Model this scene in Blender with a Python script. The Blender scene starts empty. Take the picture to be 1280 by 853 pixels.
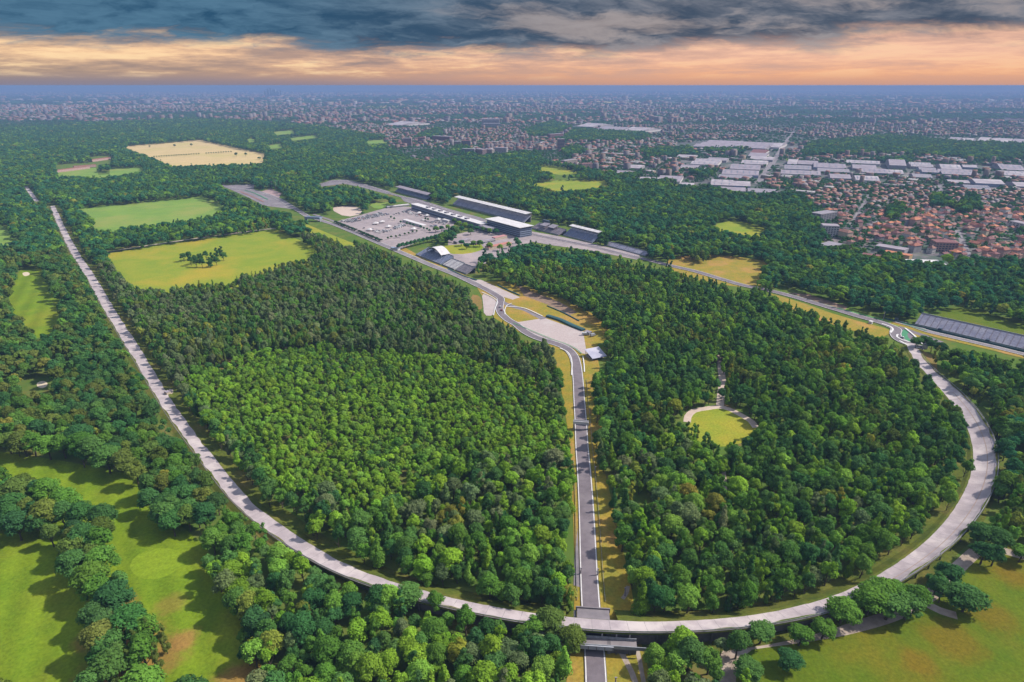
import bpy, math, random
import numpy as np
from mathutils import Vector
random.seed(7)
RNG = np.random.default_rng(11)
sc = bpy.context.scene
COL = sc.collection
PI = math.pi

# ------------------------------------------------------------------ camera
H = 240.0                                   # camera height above the park, metres
FPX, CX, CY = 780.0, 640.0, 426.5           # focal length and centre, photo pixels
HORIZON = 107.0
TH = math.atan((CY - HORIZON) / FPX)        # downward pitch
SN, CS = math.sin(TH), math.cos(TH)
cam = bpy.data.cameras.new('camera'); cam.lens = FPX / 1280 * 36; cam.sensor_width = 36
cam.clip_start = 0.5; cam.clip_end = 90000
camo = bpy.data.objects.new('camera', cam); COL.objects.link(camo)
camo.location = (0, 0, H); camo.rotation_euler = (PI / 2 - TH, 0, 0)
sc.camera = camo

# ------------------------------------------------------------------ exposure and sampling
sc.view_settings.view_transform = 'Standard'
sc.view_settings.look = 'None'
sc.view_settings.exposure = 1.2
sc.view_settings.gamma = 1.0
sc.view_settings.use_curve_mapping = False
sc.render.engine = 'CYCLES'
sc.cycles.max_bounces = 4; sc.cycles.diffuse_bounces = 2; sc.cycles.glossy_bounces = 1
sc.cycles.transmission_bounces = 2; sc.cycles.volume_bounces = 1; sc.cycles.transparent_max_bounces = 4
sc.cycles.caustics_reflective = False; sc.cycles.caustics_refractive = False
sc.cycles.use_denoising = True

# ------------------------------------------------------------------ sun and sky
SUN_AZ, SUN_EL = math.radians(80), math.radians(44)
sdir = Vector((math.sin(SUN_AZ) * math.cos(SUN_EL), math.cos(SUN_AZ) * math.cos(SUN_EL), math.sin(SUN_EL)))
sl = bpy.data.lights.new('sun', 'SUN'); sl.energy = 3.8; sl.angle = math.radians(1.5); sl.color = (1.0, 0.93, 0.82)
so = bpy.data.objects.new('sun', sl); COL.objects.link(so)
so.rotation_euler = sdir.to_track_quat('Z', 'Y').to_euler(); so.location = (400, 400, 900)

world = bpy.data.worlds.new('World'); sc.world = world; world.use_nodes = True
def nodes_helper(nt):
    def N(kind, **kw):
        n = nt.nodes.new(kind)
        for k, v in kw.items():
            if isinstance(k, str) and k.startswith('i_'): n.inputs[k[2:]].default_value = v
            else: setattr(n, k, v)
        return n
    def L(a, b): nt.links.new(a, b)
    def math_(op, a, b=None, clamp=False):
        n = nt.nodes.new('ShaderNodeMath'); n.operation = op; n.use_clamp = clamp
        for i, v in enumerate((a, b)):
            if v is None: continue
            if isinstance(v, (int, float)): n.inputs[i].default_value = v
            else: nt.links.new(v, n.inputs[i])
        return n.outputs[0]
    def smooth(x, lo, hi):
        n = nt.nodes.new('ShaderNodeMapRange'); n.interpolation_type = 'SMOOTHSTEP'
        nt.links.new(x, n.inputs['Value'])
        n.inputs['From Min'].default_value = lo; n.inputs['From Max'].default_value = hi
        return n.outputs[0]
    def mix(fac, a, b):
        n = nt.nodes.new('ShaderNodeMix'); n.data_type = 'RGBA'
        if isinstance(fac, (int, float)): n.inputs['Factor'].default_value = fac
        else: nt.links.new(fac, n.inputs['Factor'])
        for k, v in ((6, a), (7, b)):
            if isinstance(v, tuple): n.inputs[k].default_value = (v[0], v[1], v[2], 1)
            else: nt.links.new(v, n.inputs[k])
        return n.outputs[2]
    def noise(vec, scale, detail=4, rough=0.55, w=0.0):
        n = nt.nodes.new('ShaderNodeTexNoise'); n.inputs['Scale'].default_value = scale
        n.inputs['Detail'].default_value = detail; n.inputs['Roughness'].default_value = rough
        if vec is not None: nt.links.new(vec, n.inputs['Vector'])
        return n.outputs['Fac']
    def comb(x, y, z):
        n = nt.nodes.new('ShaderNodeCombineXYZ')
        for i, v in enumerate((x, y, z)):
            if isinstance(v, (int, float)): n.inputs[i].default_value = v
            else: nt.links.new(v, n.inputs[i])
        return n.outputs[0]
    return N, L, math_, smooth, mix, noise, comb

def build_world():
    nt = world.node_tree; nt.nodes.clear()
    N, L, M, S, X, NO, CB = nodes_helper(nt)
    tc = N('ShaderNodeTexCoord'); sp = N('ShaderNodeSeparateXYZ'); L(tc.outputs['Generated'], sp.inputs[0])
    x, y, z = sp.outputs
    za = M('MAXIMUM', z, 0.0)
    den = M('ADD', za, 0.20)
    px_, py_ = M('DIVIDE', x, den), M('DIVIDE', y, den)
    az = M('ARCTAN2', x, y)                                      # 0 ahead, + to the right
    warp = M('MULTIPLY', M('SUBTRACT', NO(CB(px_, py_, 9.0), 2.2, 4, 0.6), 0.5), 0.35)
    qx, qy = M('ADD', px_, warp), M('ADD', py_, warp)
    big = NO(CB(M('MULTIPLY', qx, 0.62), qy, 1.7), 1.25, 7, 0.60)
    fine = NO(CB(M('MULTIPLY', qx, 0.75), qy, 4.2), 4.2, 8, 0.62)
    streak = NO(CB(M('MULTIPLY', az, 3.4), 0.3, M('MULTIPLY', za, 34.0)), 2.2, 8, 0.66)
    # ---- evening glow below the cloud deck: tan to the left, peach to the right
    side = S(az, -0.72, 0.35)
    glow_lo = X(side, (0.34, 0.26, 0.225), (0.88, 0.42, 0.22))
    glow_hi = X(side, (0.96, 0.62, 0.36), (0.92, 0.54, 0.38))
    glow = X(S(za, 0.002, 0.045), glow_lo, glow_hi)
    grey = X(S(streak, 0.34, 0.60), X(side, (0.27, 0.215, 0.21), (0.60, 0.37, 0.30)), glow)
    hot = X(M('MULTIPLY', S(streak, 0.50, 0.66), M('ADD', 0.35, M('MULTIPLY', 0.65, S(az, 0.4, -0.4)))), grey, (1.0, 0.72, 0.42))
    glow = X(M('SUBTRACT', 1.0, M('MULTIPLY', S(za, 0.002, 0.02), 0.85)), hot, glow)
    bank = M('MULTIPLY', S(za, 0.018, 0.000), M('ADD', 0.42, M('MULTIPLY', 0.45, S(az, 0.2, -0.5))))
    glow = X(bank, glow, (0.24, 0.22, 0.29))
    # ---- the dark deck, its lower edge ragged
    dk_l = X(S(fine, 0.34, 0.66), (0.024, 0.085, 0.165), (0.085, 0.190, 0.295))
    dk_r = X(S(fine, 0.34, 0.66), (0.056, 0.085, 0.135), (0.20, 0.215, 0.26))
    deck = X(S(az, -0.45, 0.25), dk_l, dk_r)
    gap = M('MULTIPLY', S(M('ADD', big, M('MULTIPLY', M('SUBTRACT', fine, 0.5), 0.5)), 0.52, 0.70), S(az, -0.35, 0.10))
    deck = X(M('MULTIPLY', gap, 0.38), deck, (0.60, 0.47, 0.41))
    tip = M('MULTIPLY', M('MULTIPLY', S(az, -0.62, -0.15), S(az, 0.45, -0.1)), 0.016)
    lift = M('ADD', za, M('MULTIPLY', M('SUBTRACT', big, 0.5), 0.085))
    lift = M('ADD', lift, M('MULTIPLY', M('SUBTRACT', fine, 0.5), 0.050))
    lift = M('ADD', lift, tip)
    dmask = S(lift, 0.044, 0.074)
    lowsky = X(dmask, glow, deck)
    # ---- overhead, out of view, the deck is brightened as fill light, with blue breaks
    brk = M('MULTIPLY', S(za, 0.20, 0.5), S(big, 0.58, 0.44))
    lowsky = X(S(za, 0.12, 0.45), lowsky, (0.86, 0.91, 1.0))
    cl = N('ShaderNodeBackground'); cl.inputs['Strength'].default_value = 0.44; L(lowsky, cl.inputs['Color'])
    sky = N('ShaderNodeTexSky'); sky.sky_type = 'NISHITA'; sky.sun_disc = False
    sky.sun_elevation = SUN_EL; sky.sun_rotation = SUN_AZ
    bg = N('ShaderNodeBackground'); bg.inputs['Strength'].default_value = 0.15; L(sky.outputs[0], bg.inputs['Color'])
    ms = N('ShaderNodeMixShader'); L(brk, ms.inputs[0]); L(cl.outputs[0], ms.inputs[1]); L(bg.outputs[0], ms.inputs[2])
    out = N('ShaderNodeOutputWorld'); L(ms.outputs[0], out.inputs['Surface'])
build_world()

# ------------------------------------------------------------------ pixel <-> ground
def unproj(px, py, z=0.0):
    """photo pixel -> world point at height z"""
    u = (np.asarray(px, float) - CX) / FPX; v = (np.asarray(py, float) - CY) / FPX
    t = (H - z) / (SN + v * CS)
    return np.stack([u * t, (CS - v * SN) * t, np.zeros_like(t) + z], -1)
def proj(P):
    P = np.asarray(P, float)
    x, y, z = P[..., 0], P[..., 1], P[..., 2] - H
    d = y * CS - z * SN
    return CX + FPX * x / d, CY + FPX * (-(z * CS + y * SN)) / d, d
def G(px, py, z=0.0):
    return Vector(unproj(px, py, z))

# ------------------------------------------------------------------ materials
MATS = {}
def mat(name, c1, c2=None, scale=0.3, rough=0.85, detail=5, spec=0.2, c3=None, scale3=0.02, lo=0.35, hi=0.65, metal=0.0):
    if name in MATS: return MATS[name]
    m = bpy.data.materials.new(name); m.use_nodes = True; nt = m.node_tree
    N, L, M, S, X, NO, CB = nodes_helper(nt)
    b = nt.nodes['Principled BSDF']; b.inputs['Roughness'].default_value = rough
    b.inputs['Specular IOR Level'].default_value = spec; b.inputs['Metallic'].default_value = metal
    tc = N('ShaderNodeTexCoord')
    c2 = c2 or tuple(v * 0.8 for v in c1)
    c1, c2, c3 = [c and tuple(v * 0.62 for v in c) for c in (c1, c2, c3)]
    col = X(S(NO(tc.outputs['Object'], scale, detail, 0.65), lo, hi), c1, c2)
    if c3: col = X(S(NO(tc.outputs['Object'], scale3, 4, 0.6), 0.48, 0.68), col, c3)
    L(col, b.inputs['Base Color'])
    MATS[name] = m
    return m
def leaf_material():
    m = bpy.data.materials.new('leaves'); m.use_nodes = True; nt = m.node_tree; nt.nodes.clear()
    N, L, M, S, X, NO, CB = nodes_helper(nt)
    a = N('ShaderNodeAttribute', attribute_type='INSTANCER', attribute_name='leaf_col')
    tc = N('ShaderNodeTexCoord')
    n = NO(tc.outputs['Object'], 0.45, 3, 0.7)
    k = N('ShaderNodeMapRange'); L(n, k.inputs['Value']); k.inputs['From Min'].default_value = 0.3; k.inputs['From Max'].default_value = 0.7
    k.inputs['To Min'].default_value = 0.68; k.inputs['To Max'].default_value = 1.32
    vm = N('ShaderNodeVectorMath', operation='SCALE'); L(a.outputs['Color'], vm.inputs[0]); L(k.outputs[0], vm.inputs['Scale'])
    d = N('ShaderNodeBsdfDiffuse'); L(vm.outputs[0], d.inputs['Color'])
    t = N('ShaderNodeBsdfTranslucent'); L(X(0.35, vm.outputs[0], (0.10, 0.16, 0.01)), t.inputs['Color'])
    ms = N('ShaderNodeMixShader'); ms.inputs[0].default_value = 0.34
    L(d.outputs[0], ms.inputs[1]); L(t.outputs[0], ms.inputs[2])
    o = N('ShaderNodeOutputMaterial'); L(ms.outputs[0], o.inputs['Surface'])
    return m
def colour_attr_material(name, rough=0.85):
    m = bpy.data.materials.new(name); m.use_nodes = True; nt = m.node_tree
    N, L, M, S, X, NO, CB = nodes_helper(nt)
    a = N('ShaderNodeAttribute', attribute_name='col')
    tc = N('ShaderNodeTexCoord'); n = NO(tc.outputs['Object'], 0.25, 3, 0.6)
    k = N('ShaderNodeMapRange'); L(n, k.inputs['Value']); k.inputs['To Min'].default_value = 0.75; k.inputs['To Max'].default_value = 1.25
    vm = N('ShaderNodeVectorMath', operation='SCALE'); L(a.outputs['Color'], vm.inputs[0]); L(k.outputs[0], vm.inputs['Scale'])
    b = nt.nodes['Principled BSDF']; b.inputs['Roughness'].default_value = rough; L(vm.outputs[0], b.inputs['Base Color'])
    return m
def grass_material(name, a, b, c, s1=0.05, s2=0.012, stripe=0.0, ang=0.0, mow=0.12, patches=(), pc=(0.30, 0.17, 0.05)):
    """a mown or rough meadow: two greens, dry patches, fine mottle, optional mowing lines"""
    m = bpy.data.materials.new(name); m.use_nodes = True; nt = m.node_tree
    N, L, M, S, X, NO, CB = nodes_helper(nt)
    bs = nt.nodes['Principled BSDF']; bs.inputs['Roughness'].default_value = 0.95; bs.inputs['Specular IOR Level'].default_value = 0.05
    tc = N('ShaderNodeTexCoord'); P = tc.outputs['Object']
    a, b, c = [tuple(v * 0.60 for v in q) for q in (a, b, c)]
    col = X(S(NO(P, s1, 5, 0.65), 0.36, 0.64), a, b)
    col = X(S(NO(P, s2, 5, 0.6), 0.46, 0.70), col, c)
    if patches:
        sp = N('ShaderNodeSeparateXYZ'); L(P, sp.inputs[0]); pc = tuple(v * 0.6 for v in pc)
        wob = M('MULTIPLY', M('SUBTRACT', NO(P, 0.09, 6, 0.7), 0.5), 1.5)
        for x, y, r, k in patches:
            dx, dy = M('DIVIDE', M('SUBTRACT', sp.outputs[0], float(x)), float(r)), M('DIVIDE', M('SUBTRACT', sp.outputs[1], float(y)), float(r))
            d = M('ADD', M('SQRT', M('ADD', M('MULTIPLY', dx, dx), M('MULTIPLY', dy, dy))), wob)
            col = X(M('MULTIPLY', S(d, 1.1, 0.35), k), col, pc)
    fine = N('ShaderNodeMapRange'); L(NO(P, 0.6, 4, 0.7), fine.inputs['Value'])
    fine.inputs['From Min'].default_value = 0.3; fine.inputs['From Max'].default_value = 0.7
    fine.inputs['To Min'].default_value = 0.74; fine.inputs['To Max'].default_value = 1.26
    fac = fine.outputs[0]
    if stripe:
        sp = N('ShaderNodeSeparateXYZ'); L(P, sp.inputs[0])
        t = M('ADD', M('MULTIPLY', sp.outputs[0], math.cos(ang) / stripe), M('MULTIPLY', sp.outputs[1], math.sin(ang) / stripe))
        fac = M('MULTIPLY', fac, M('ADD', 1.0, M('MULTIPLY', M('SINE', t), mow)))
    vm = N('ShaderNodeVectorMath', operation='SCALE'); L(col, vm.inputs[0]); L(fac, vm.inputs['Scale'])
    L(vm.outputs[0], bs.inputs['Base Color'])
    return m

LEAF = leaf_material()
BARK = mat('bark', (0.13, 0.10, 0.07), (0.07, 0.055, 0.04), 1.5)
ASPH = mat('asphalt', (0.185, 0.155, 0.178), (0.145, 0.122, 0.14), 0.18, c3=(0.21, 0.18, 0.2), scale3=0.05)
ASPH_OLD = mat('old_asphalt', (0.23, 0.20, 0.22), (0.17, 0.15, 0.165), 0.15, c3=(0.27, 0.24, 0.25), scale3=0.04)
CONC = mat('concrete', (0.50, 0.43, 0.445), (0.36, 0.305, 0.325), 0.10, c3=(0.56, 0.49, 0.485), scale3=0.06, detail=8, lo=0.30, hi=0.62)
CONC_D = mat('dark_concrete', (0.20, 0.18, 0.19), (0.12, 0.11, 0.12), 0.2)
WHITE = mat('white_paint', (0.72, 0.70, 0.70), (0.6, 0.58, 0.58), 0.4)
GRAVEL = mat('gravel_bed', (0.47, 0.39, 0.38), (0.39, 0.32, 0.315), 0.5, c3=(0.48, 0.42, 0.41), scale3=0.03)
DIRT = mat('bare_dirt', (0.38, 0.30, 0.25), (0.28, 0.22, 0.18), 0.3, c3=(0.45, 0.38, 0.33), scale3=0.06)
SAND = mat('pale_sand', (0.58, 0.46, 0.39), (0.50, 0.39, 0.33), 0.2)
PAVE = mat('paddock_asphalt', (0.34, 0.28, 0.29), (0.27, 0.225, 0.235), 0.1, c3=(0.39, 0.32, 0.32), scale3=0.02)
METAL = mat('grey_metal', (0.30, 0.31, 0.34), (0.22, 0.23, 0.26), 0.5, rough=0.5, spec=0.5)
DARK = mat('dark_glazing', (0.05, 0.07, 0.11), (0.03, 0.045, 0.08), 0.4, rough=0.3, spec=0.5)
BLUEGREY = mat('blue_grey_cladding', (0.30, 0.35, 0.47), (0.22, 0.265, 0.38), 0.3, rough=0.5)
SHEDW = mat('shed_roof', (0.40, 0.35, 0.39), (0.29, 0.255, 0.29), 0.05, c3=(0.48, 0.43, 0.46), scale3=0.02)
ROOFW = mat('white_roof', (0.66, 0.63, 0.64), (0.55, 0.52, 0.54), 0.15)
SEAT = mat('pale_stand_steps', (0.44, 0.43, 0.54), (0.35, 0.34, 0.45), 0.2, c3=(0.50, 0.48, 0.57), scale3=0.06)
SEAT_B = mat('blue_grey_seats', (0.27, 0.30, 0.42), (0.20, 0.23, 0.34), 0.3)
GREENP = mat('green_paint', (0.06, 0.27, 0.13), (0.05, 0.20, 0.10), 0.4)
TEALB = mat('teal_barrier', (0.04, 0.12, 0.13), (0.025, 0.075, 0.09), 0.8)
ORANGE = mat('terracotta', (0.34, 0.125, 0.085), (0.24, 0.085, 0.06), 0.5)
ORANGE2 = mat('bright_terracotta', (0.52, 0.20, 0.10), (0.40, 0.14, 0.075), 0.5)
MAROON = mat('dark_tile', (0.22, 0.085, 0.085), (0.15, 0.06, 0.065), 0.5)
GREYROOF = mat('grey_roof', (0.30, 0.27, 0.31), (0.22, 0.20, 0.24), 0.2)
PALEROOF = mat('pale_shed_roof', (0.33, 0.285, 0.33), (0.25, 0.215, 0.255), 0.06)
WALLS = [mat('cream_render', (0.58, 0.48, 0.38)), mat('white_render', (0.66, 0.62, 0.62)), mat('ochre_render', (0.55, 0.38, 0.20)),
         mat('pink_render', (0.50, 0.33, 0.30)), mat('grey_render', (0.36, 0.34, 0.37))]
ROOFS = [ORANGE, ORANGE2, MAROON, mat('old_tile', (0.30, 0.15, 0.12), (0.22, 0.11, 0.09), 0.4)]

# ------------------------------------------------------------------ mesh building
class MB:
    def __init__(s): s.v = []; s.f = []; s.m = []
    def face(s, pts, m=0):
        n = len(s.v); s.v += [tuple(p) for p in pts]; s.f.append(tuple(range(n, n + len(pts)))); s.m.append(m)
    def hexa(s, a, b, m=0):
        """a: four lower points counter-clockwise, b: the four above them"""
        n = len(s.v); s.v += [tuple(p) for p in a] + [tuple(p) for p in b]
        for q in ((3, 2, 1, 0), (4, 5, 6, 7), (0, 1, 5, 4), (1, 2, 6, 5), (2, 3, 7, 6), (3, 0, 4, 7)):
            s.f.append(tuple(n + i for i in q)); s.m.append(m)
    def box(s, x0, x1, y0, y1, z0, z1, m=0):
        s.hexa([(x0, y0, z0), (x1, y0, z0), (x1, y1, z0), (x0, y1, z0)], [(x0, y0, z1), (x1, y0, z1), (x1, y1, z1), (x0, y1, z1)], m)
    def bar(s, p, q, w, h=None, m=0):
        p, q = Vector(p), Vector(q); h = h or w; d = (q - p).normalized()
        up = Vector((0, 0, 1)) if abs(d.z) < 0.9 else Vector((0, 1, 0))
        r = d.cross(up).normalized() * (w / 2); u = r.cross(d).normalized() * (h / 2)
        s.hexa([p - r - u, p + r - u, q + r - u, q - r - u], [p - r + u, p + r + u, q + r + u, q - r + u], m)
    def tube(s, pts, rad, n=6, m=0):
        base = len(s.v); pts = [Vector(p) for p in pts]
        for i, p in enumerate(pts):
            d = (pts[min(i + 1, len(pts) - 1)] - pts[max(i - 1, 0)]).normalized()
            a = d.orthogonal().normalized(); b = d.cross(a)
            for k in range(n):
                t = 2 * PI * k / n; s.v.append(tuple(p + (a * math.cos(t) + b * math.sin(t)) * rad[i]))
        for i in range(len(pts) - 1):
            for k in range(n):
                a0 = base + i * n + k; a1 = base + i * n + (k + 1) % n
                s.f.append((a0, a1, a1 + n, a0 + n)); s.m.append(m)
        s.f.append(tuple(base + (len(pts) - 1) * n + k for k in range(n))); s.m.append(m)
    def mesh(s, name, mats):
        me = bpy.data.meshes.new(name); me.from_pydata(s.v, [], s.f)
        for mm in (mats if isinstance(mats, (list, tuple)) else [mats]): me.materials.append(mm)
        if any(s.m): me.polygons.foreach_set('material_index', s.m)
        me.update(); return me
    def obj(s, name, mats, parent=None, loc=None, rz=0.0):
        return link(name, s.mesh(name, mats), parent, loc, rz)
def link(name, me, parent=None, loc=None, rz=0.0):
    o = bpy.data.objects.new(name, me); COL.objects.link(o)
    if parent is not None: o.parent = parent
    if loc is not None: o.location = loc
    if rz: o.rotation_euler = (0, 0, rz)
    return o
def tag(o, label=None, cat=None, group=None, kind=None):
    if label: o['label'] = label
    if cat: o['category'] = cat
    if group: o['group'] = group
    if kind: o['kind'] = kind
    return o
def thing(name, label, cat, loc=(0, 0, 0), rz=0.0, group=None):
    o = bpy.data.objects.new(name, None); COL.objects.link(o); o.empty_display_size = 2
    o.location = loc; o.rotation_euler = (0, 0, rz)
    return tag(o, label, cat, group)

def vnoise(x, y, s, seed):
    r = np.random.default_rng(seed).random((256, 256)); X, Y = np.asarray(x) / s, np.asarray(y) / s
    i, j = np.floor(X).astype(int), np.floor(Y).astype(int); f, g = X - i, Y - j; f = f * f * (3 - 2 * f); g = g * g * (3 - 2 * g)
    R = lambda a, b: r[a % 256, b % 256]
    return R(i, j) * (1 - f) * (1 - g) + R(i + 1, j) * f * (1 - g) + R(i, j + 1) * (1 - f) * g + R(i + 1, j + 1) * f * g
def near_place(x, y, marks):
    a, b, _ = proj([x, y, 0.0]); return min(marks, key=lambda m: (m[0] - a) ** 2 + 2.5 * (m[1] - b) ** 2)[2]
# ------------------------------------------------------------------ flat sheets and ribbons
_level = [0]
def next_z():
    _level[0] += 1
    return 0.05 + 0.003 * _level[0]
def next_road():
    _level[0] += 1
    return 0.52 + 0.003 * _level[0]
def spline(P, step):
    """Catmull-Rom through the rows of P (any columns), resampled about every step metres"""
    P = np.asarray(P, float); P = np.vstack([2 * P[0] - P[1], P, 2 * P[-1] - P[-2]]); out = []
    for i in range(1, len(P) - 2):
        a, b, c, d = P[i - 1:i + 3]; n = max(2, int(np.hypot(*(c - b)[:2]) / step))
        t = (np.arange(n) / n)[:, None]
        out.append(0.5 * (2 * b + (c - a) * t + (2 * a - 5 * b + 4 * c - d) * t ** 2 + (3 * b - a - 3 * c + d) * t ** 3))
    out.append(P[-2][None]); return np.vstack(out)
def smooth_poly(px, it=2):
    P = np.asarray(px, float)
    for _ in range(it):
        Q = np.roll(P, -1, 0); P = np.stack([0.75 * P + 0.25 * Q, 0.25 * P + 0.75 * Q], 1).reshape(-1, 2)
    return P
def ragged(P, step, amp):
    out = []; g = np.random.default_rng(len(P) * 7 + int(abs(P[0][0])))
    for a, b in zip(P, np.roll(P, -1, 0)):
        n = max(1, int(np.hypot(*(b - a)) / step)); out += [a + (b - a) * k / n + g.normal(0, amp, 2) for k in range(n)]
    return np.array(out)
def sheet(name, px, material, kind='structure', z=None, rounded=1, parent=None, rag=0.0):
    P = smooth_poly(px, rounded) if rounded else np.asarray(px, float)
    if rag: P = smooth_poly(ragged(P, rag * 3, rag), 1)
    z = next_z() if z is None else z
    W = unproj(P[:, 0], P[:, 1]); W[:, 2] = z
    me = bpy.data.meshes.new(name); me.from_pydata([tuple(p) for p in W], [], [tuple(range(len(W)))]); me.materials.append(material)
    if me.polygons[0].normal.z < 0: me.flip_normals()
    return tag(link(name, me, parent), kind=kind)
def normals2(C):
    d = np.gradient(C[:, :2], axis=0); d /= np.linalg.norm(d, axis=1)[:, None] + 1e-9
    return np.stack([-d[:, 1], d[:, 0]], 1)               # to the left of travel
def ribbon_mesh(name, C, off0, off1, material, z):
    n = normals2(C); off0 = np.broadcast_to(off0, len(C)); off1 = np.broadcast_to(off1, len(C))
    A = C[:, :2] + n * off0[:, None]; B = C[:, :2] + n * off1[:, None]
    zz = np.broadcast_to(z, len(C))
    V = np.vstack([np.c_[A, zz], np.c_[B, zz]]); k = len(C)
    F = [(i, i + 1, k + i + 1, k + i) for i in range(k - 1)]
    me = bpy.data.meshes.new(name); me.from_pydata([tuple(v) for v in V], [], F); me.materials.append(material)
    if me.polygons[0].normal.z < 0: me.flip_normals()
    return me
def line(px, step=4.0):
    px = np.asarray(px, float); return spline(unproj(px[:, 0], px[:, 1])[:, :2], step)

# ------------------------------------------------------------------ picture mask: where the photo shows open ground
MX, MY = 240, 200                                           # margins
MASK = np.zeros((853 + 2 * MY, 1280 + 2 * MX), bool)
def raster(poly, arr, val=True):
    P = np.asarray(poly, float) + (MX, MY)
    x0, y0 = np.maximum(np.floor(P.min(0)).astype(int), 0)
    x1 = min(int(P[:, 0].max()) + 2, arr.shape[1]); y1 = min(int(P[:, 1].max()) + 2, arr.shape[0])
    if x1 <= x0 or y1 <= y0: return
    X, Y = np.meshgrid(np.arange(x0, x1) + 0.5, np.arange(y0, y1) + 0.5); ins = np.zeros(X.shape, bool)
    Q = np.roll(P, -1, 0)
    for (ax, ay), (bx, by) in zip(P, Q):
        if ay == by: continue
        c = ((ay > Y) != (by > Y)) & (X < (bx - ax) * (Y - ay) / (by - ay) + ax); ins ^= c
    arr[y0:y1, x0:x1][ins] = val
def clear_poly(px): raster(px, MASK)
def clear_ribbon(C, o0, o1, z=0.0):
    n = normals2(C)
    C2 = C; zz = np.broadcast_to(z, len(C))
    for o in np.linspace(o0, o1, max(3, int(abs(o1 - o0) / 0.35))):
        x, y, d = proj(np.c_[C2[:, :2] + n * o, zz]); ok = d > 5
        xi = np.floor(x + MX).astype(int); yi = np.floor(y + MY).astype(int)
        ok &= (xi >= 0) & (yi >= 0) & (xi < MASK.shape[1]) & (yi < MASK.shape[0]); MASK[yi[ok], xi[ok]] = True
def look(arr, x, y):
    xi = np.floor(x + MX).astype(int); yi = np.floor(y + MY).astype(int)
    ok = (xi >= 0) & (yi >= 0) & (xi < arr.shape[1]) & (yi < arr.shape[0])
    r = np.zeros(len(x), bool); r[ok] = arr[yi[ok], xi[ok]]; return r
# ================================================================== THE GROUND
def ground_material():
    m = bpy.data.materials.new('ground_cover'); m.use_nodes = True; nt = m.node_tree
    N, L, M, S, X, NO, CB = nodes_helper(nt)
    b = nt.nodes['Principled BSDF']; b.inputs['Roughness'].default_value = 1.0; b.inputs['Specular IOR Level'].default_value = 0.0
    P = N('ShaderNodeTexCoord').outputs['Object']
    near = X(S(NO(P, 0.05, 6, 0.65), 0.4, 0.65), (0.055, 0.095, 0.018), (0.085, 0.105, 0.024))
    near = X(S(NO(P, 0.016, 4, 0.6), 0.55, 0.72), near, (0.13, 0.095, 0.035))
    # the plain beyond the park: woods, fields and built-up ground in patches
    n1 = NO(P, 0.0011, 7, 0.62); n2 = NO(P, 0.0040, 6, 0.65)
    plain = X(S(n1, 0.47, 0.60), (0.022, 0.042, 0.024), (0.085, 0.07, 0.075))
    plain = X(S(n2, 0.54, 0.64), plain, (0.02, 0.045, 0.022))
    plain = X(S(NO(P, 0.0023, 4, 0.5), 0.66, 0.72), plain, (0.20, 0.16, 0.09))
    sp = N('ShaderNodeSeparateXYZ'); L(P, sp.inputs[0])
    col = X(S(sp.outputs[1], 4000.0, 5000.0), near, plain)
    L(col, b.inputs['Base Color']); return m
def build_ground():
    n = 128; R = 30000.0
    v = [(0.0, 3000.0, 0.0)] + [(R * math.sin(2 * PI * k / n), 3000 + R * math.cos(2 * PI * k / n), 0.0) for k in range(n)]
    f = [(0, 1 + (k + 1) % n, 1 + k) for k in range(n)]
    me = bpy.data.meshes.new('ground'); me.from_pydata(v, [], f); me.materials.append(ground_material())
    tag(link('ground', me), kind='structure')
build_ground()

LAWN = grass_material('mown_fairway', (0.130, 0.212, 0.012), (0.172, 0.246, 0.014), (0.215, 0.230, 0.020), stripe=2.6, ang=0.5, mow=0.10,
    patches=[(*unproj(x, y)[:2], r, k) for x, y, r, k in ((165, 800, 17, .95), (150, 840, 18, .95), (205, 818, 13, .8), (232, 800, 8, .85), (300, 850, 13, .9), (150, 760, 10, .8), (214, 755, 9, .45), (118, 800, 11, .6))])
MEADOW = grass_material('meadow_grass', (0.20, 0.27, 0.025), (0.26, 0.29, 0.030), (0.37, 0.30, 0.035), 0.03, 0.010)
MEADOW2 = grass_material('cool_meadow_grass', (0.16, 0.27, 0.05), (0.20, 0.31, 0.055), (0.26, 0.30, 0.07), 0.02, 0.008)
OLIVE = grass_material('olive_meadow_grass', (0.086, 0.140, 0.008), (0.115, 0.152, 0.010), (0.155, 0.145, 0.012), 0.045, 0.020, 
    patches=[(*unproj(x, y)[:2], r, .55) for x, y, r in ((1190, 800, 16), (1240, 770, 14), (1150, 830, 10), (1265, 720, 12))], pc=(0.19, 0.105, 0.012))
DRY = grass_material('dry_verge_grass', (0.33, 0.235, 0.035), (0.24, 0.22, 0.035), (0.42, 0.24, 0.075), 0.09, 0.03)
VERGE = grass_material('green_verge_grass', (0.075, 0.105, 0.018), (0.12, 0.14, 0.022), (0.18, 0.15, 0.04), 0.09, 0.03)
WHEAT = grass_material('ripe_wheat', (0.56, 0.42, 0.20), (0.62, 0.46, 0.23), (0.52, 0.42, 0.17), 0.02, 0.006, stripe=5.0, ang=1.1, mow=0.04)
PINEFLOOR = grass_material('dry_pine_floor', (0.26, 0.17, 0.06), (0.17, 0.15, 0.035), (0.33, 0.19, 0.075), 0.10, 0.05)
BUNKER = mat('bunker_sand', (0.66, 0.56, 0.42), (0.58, 0.48, 0.36), 0.4)

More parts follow.
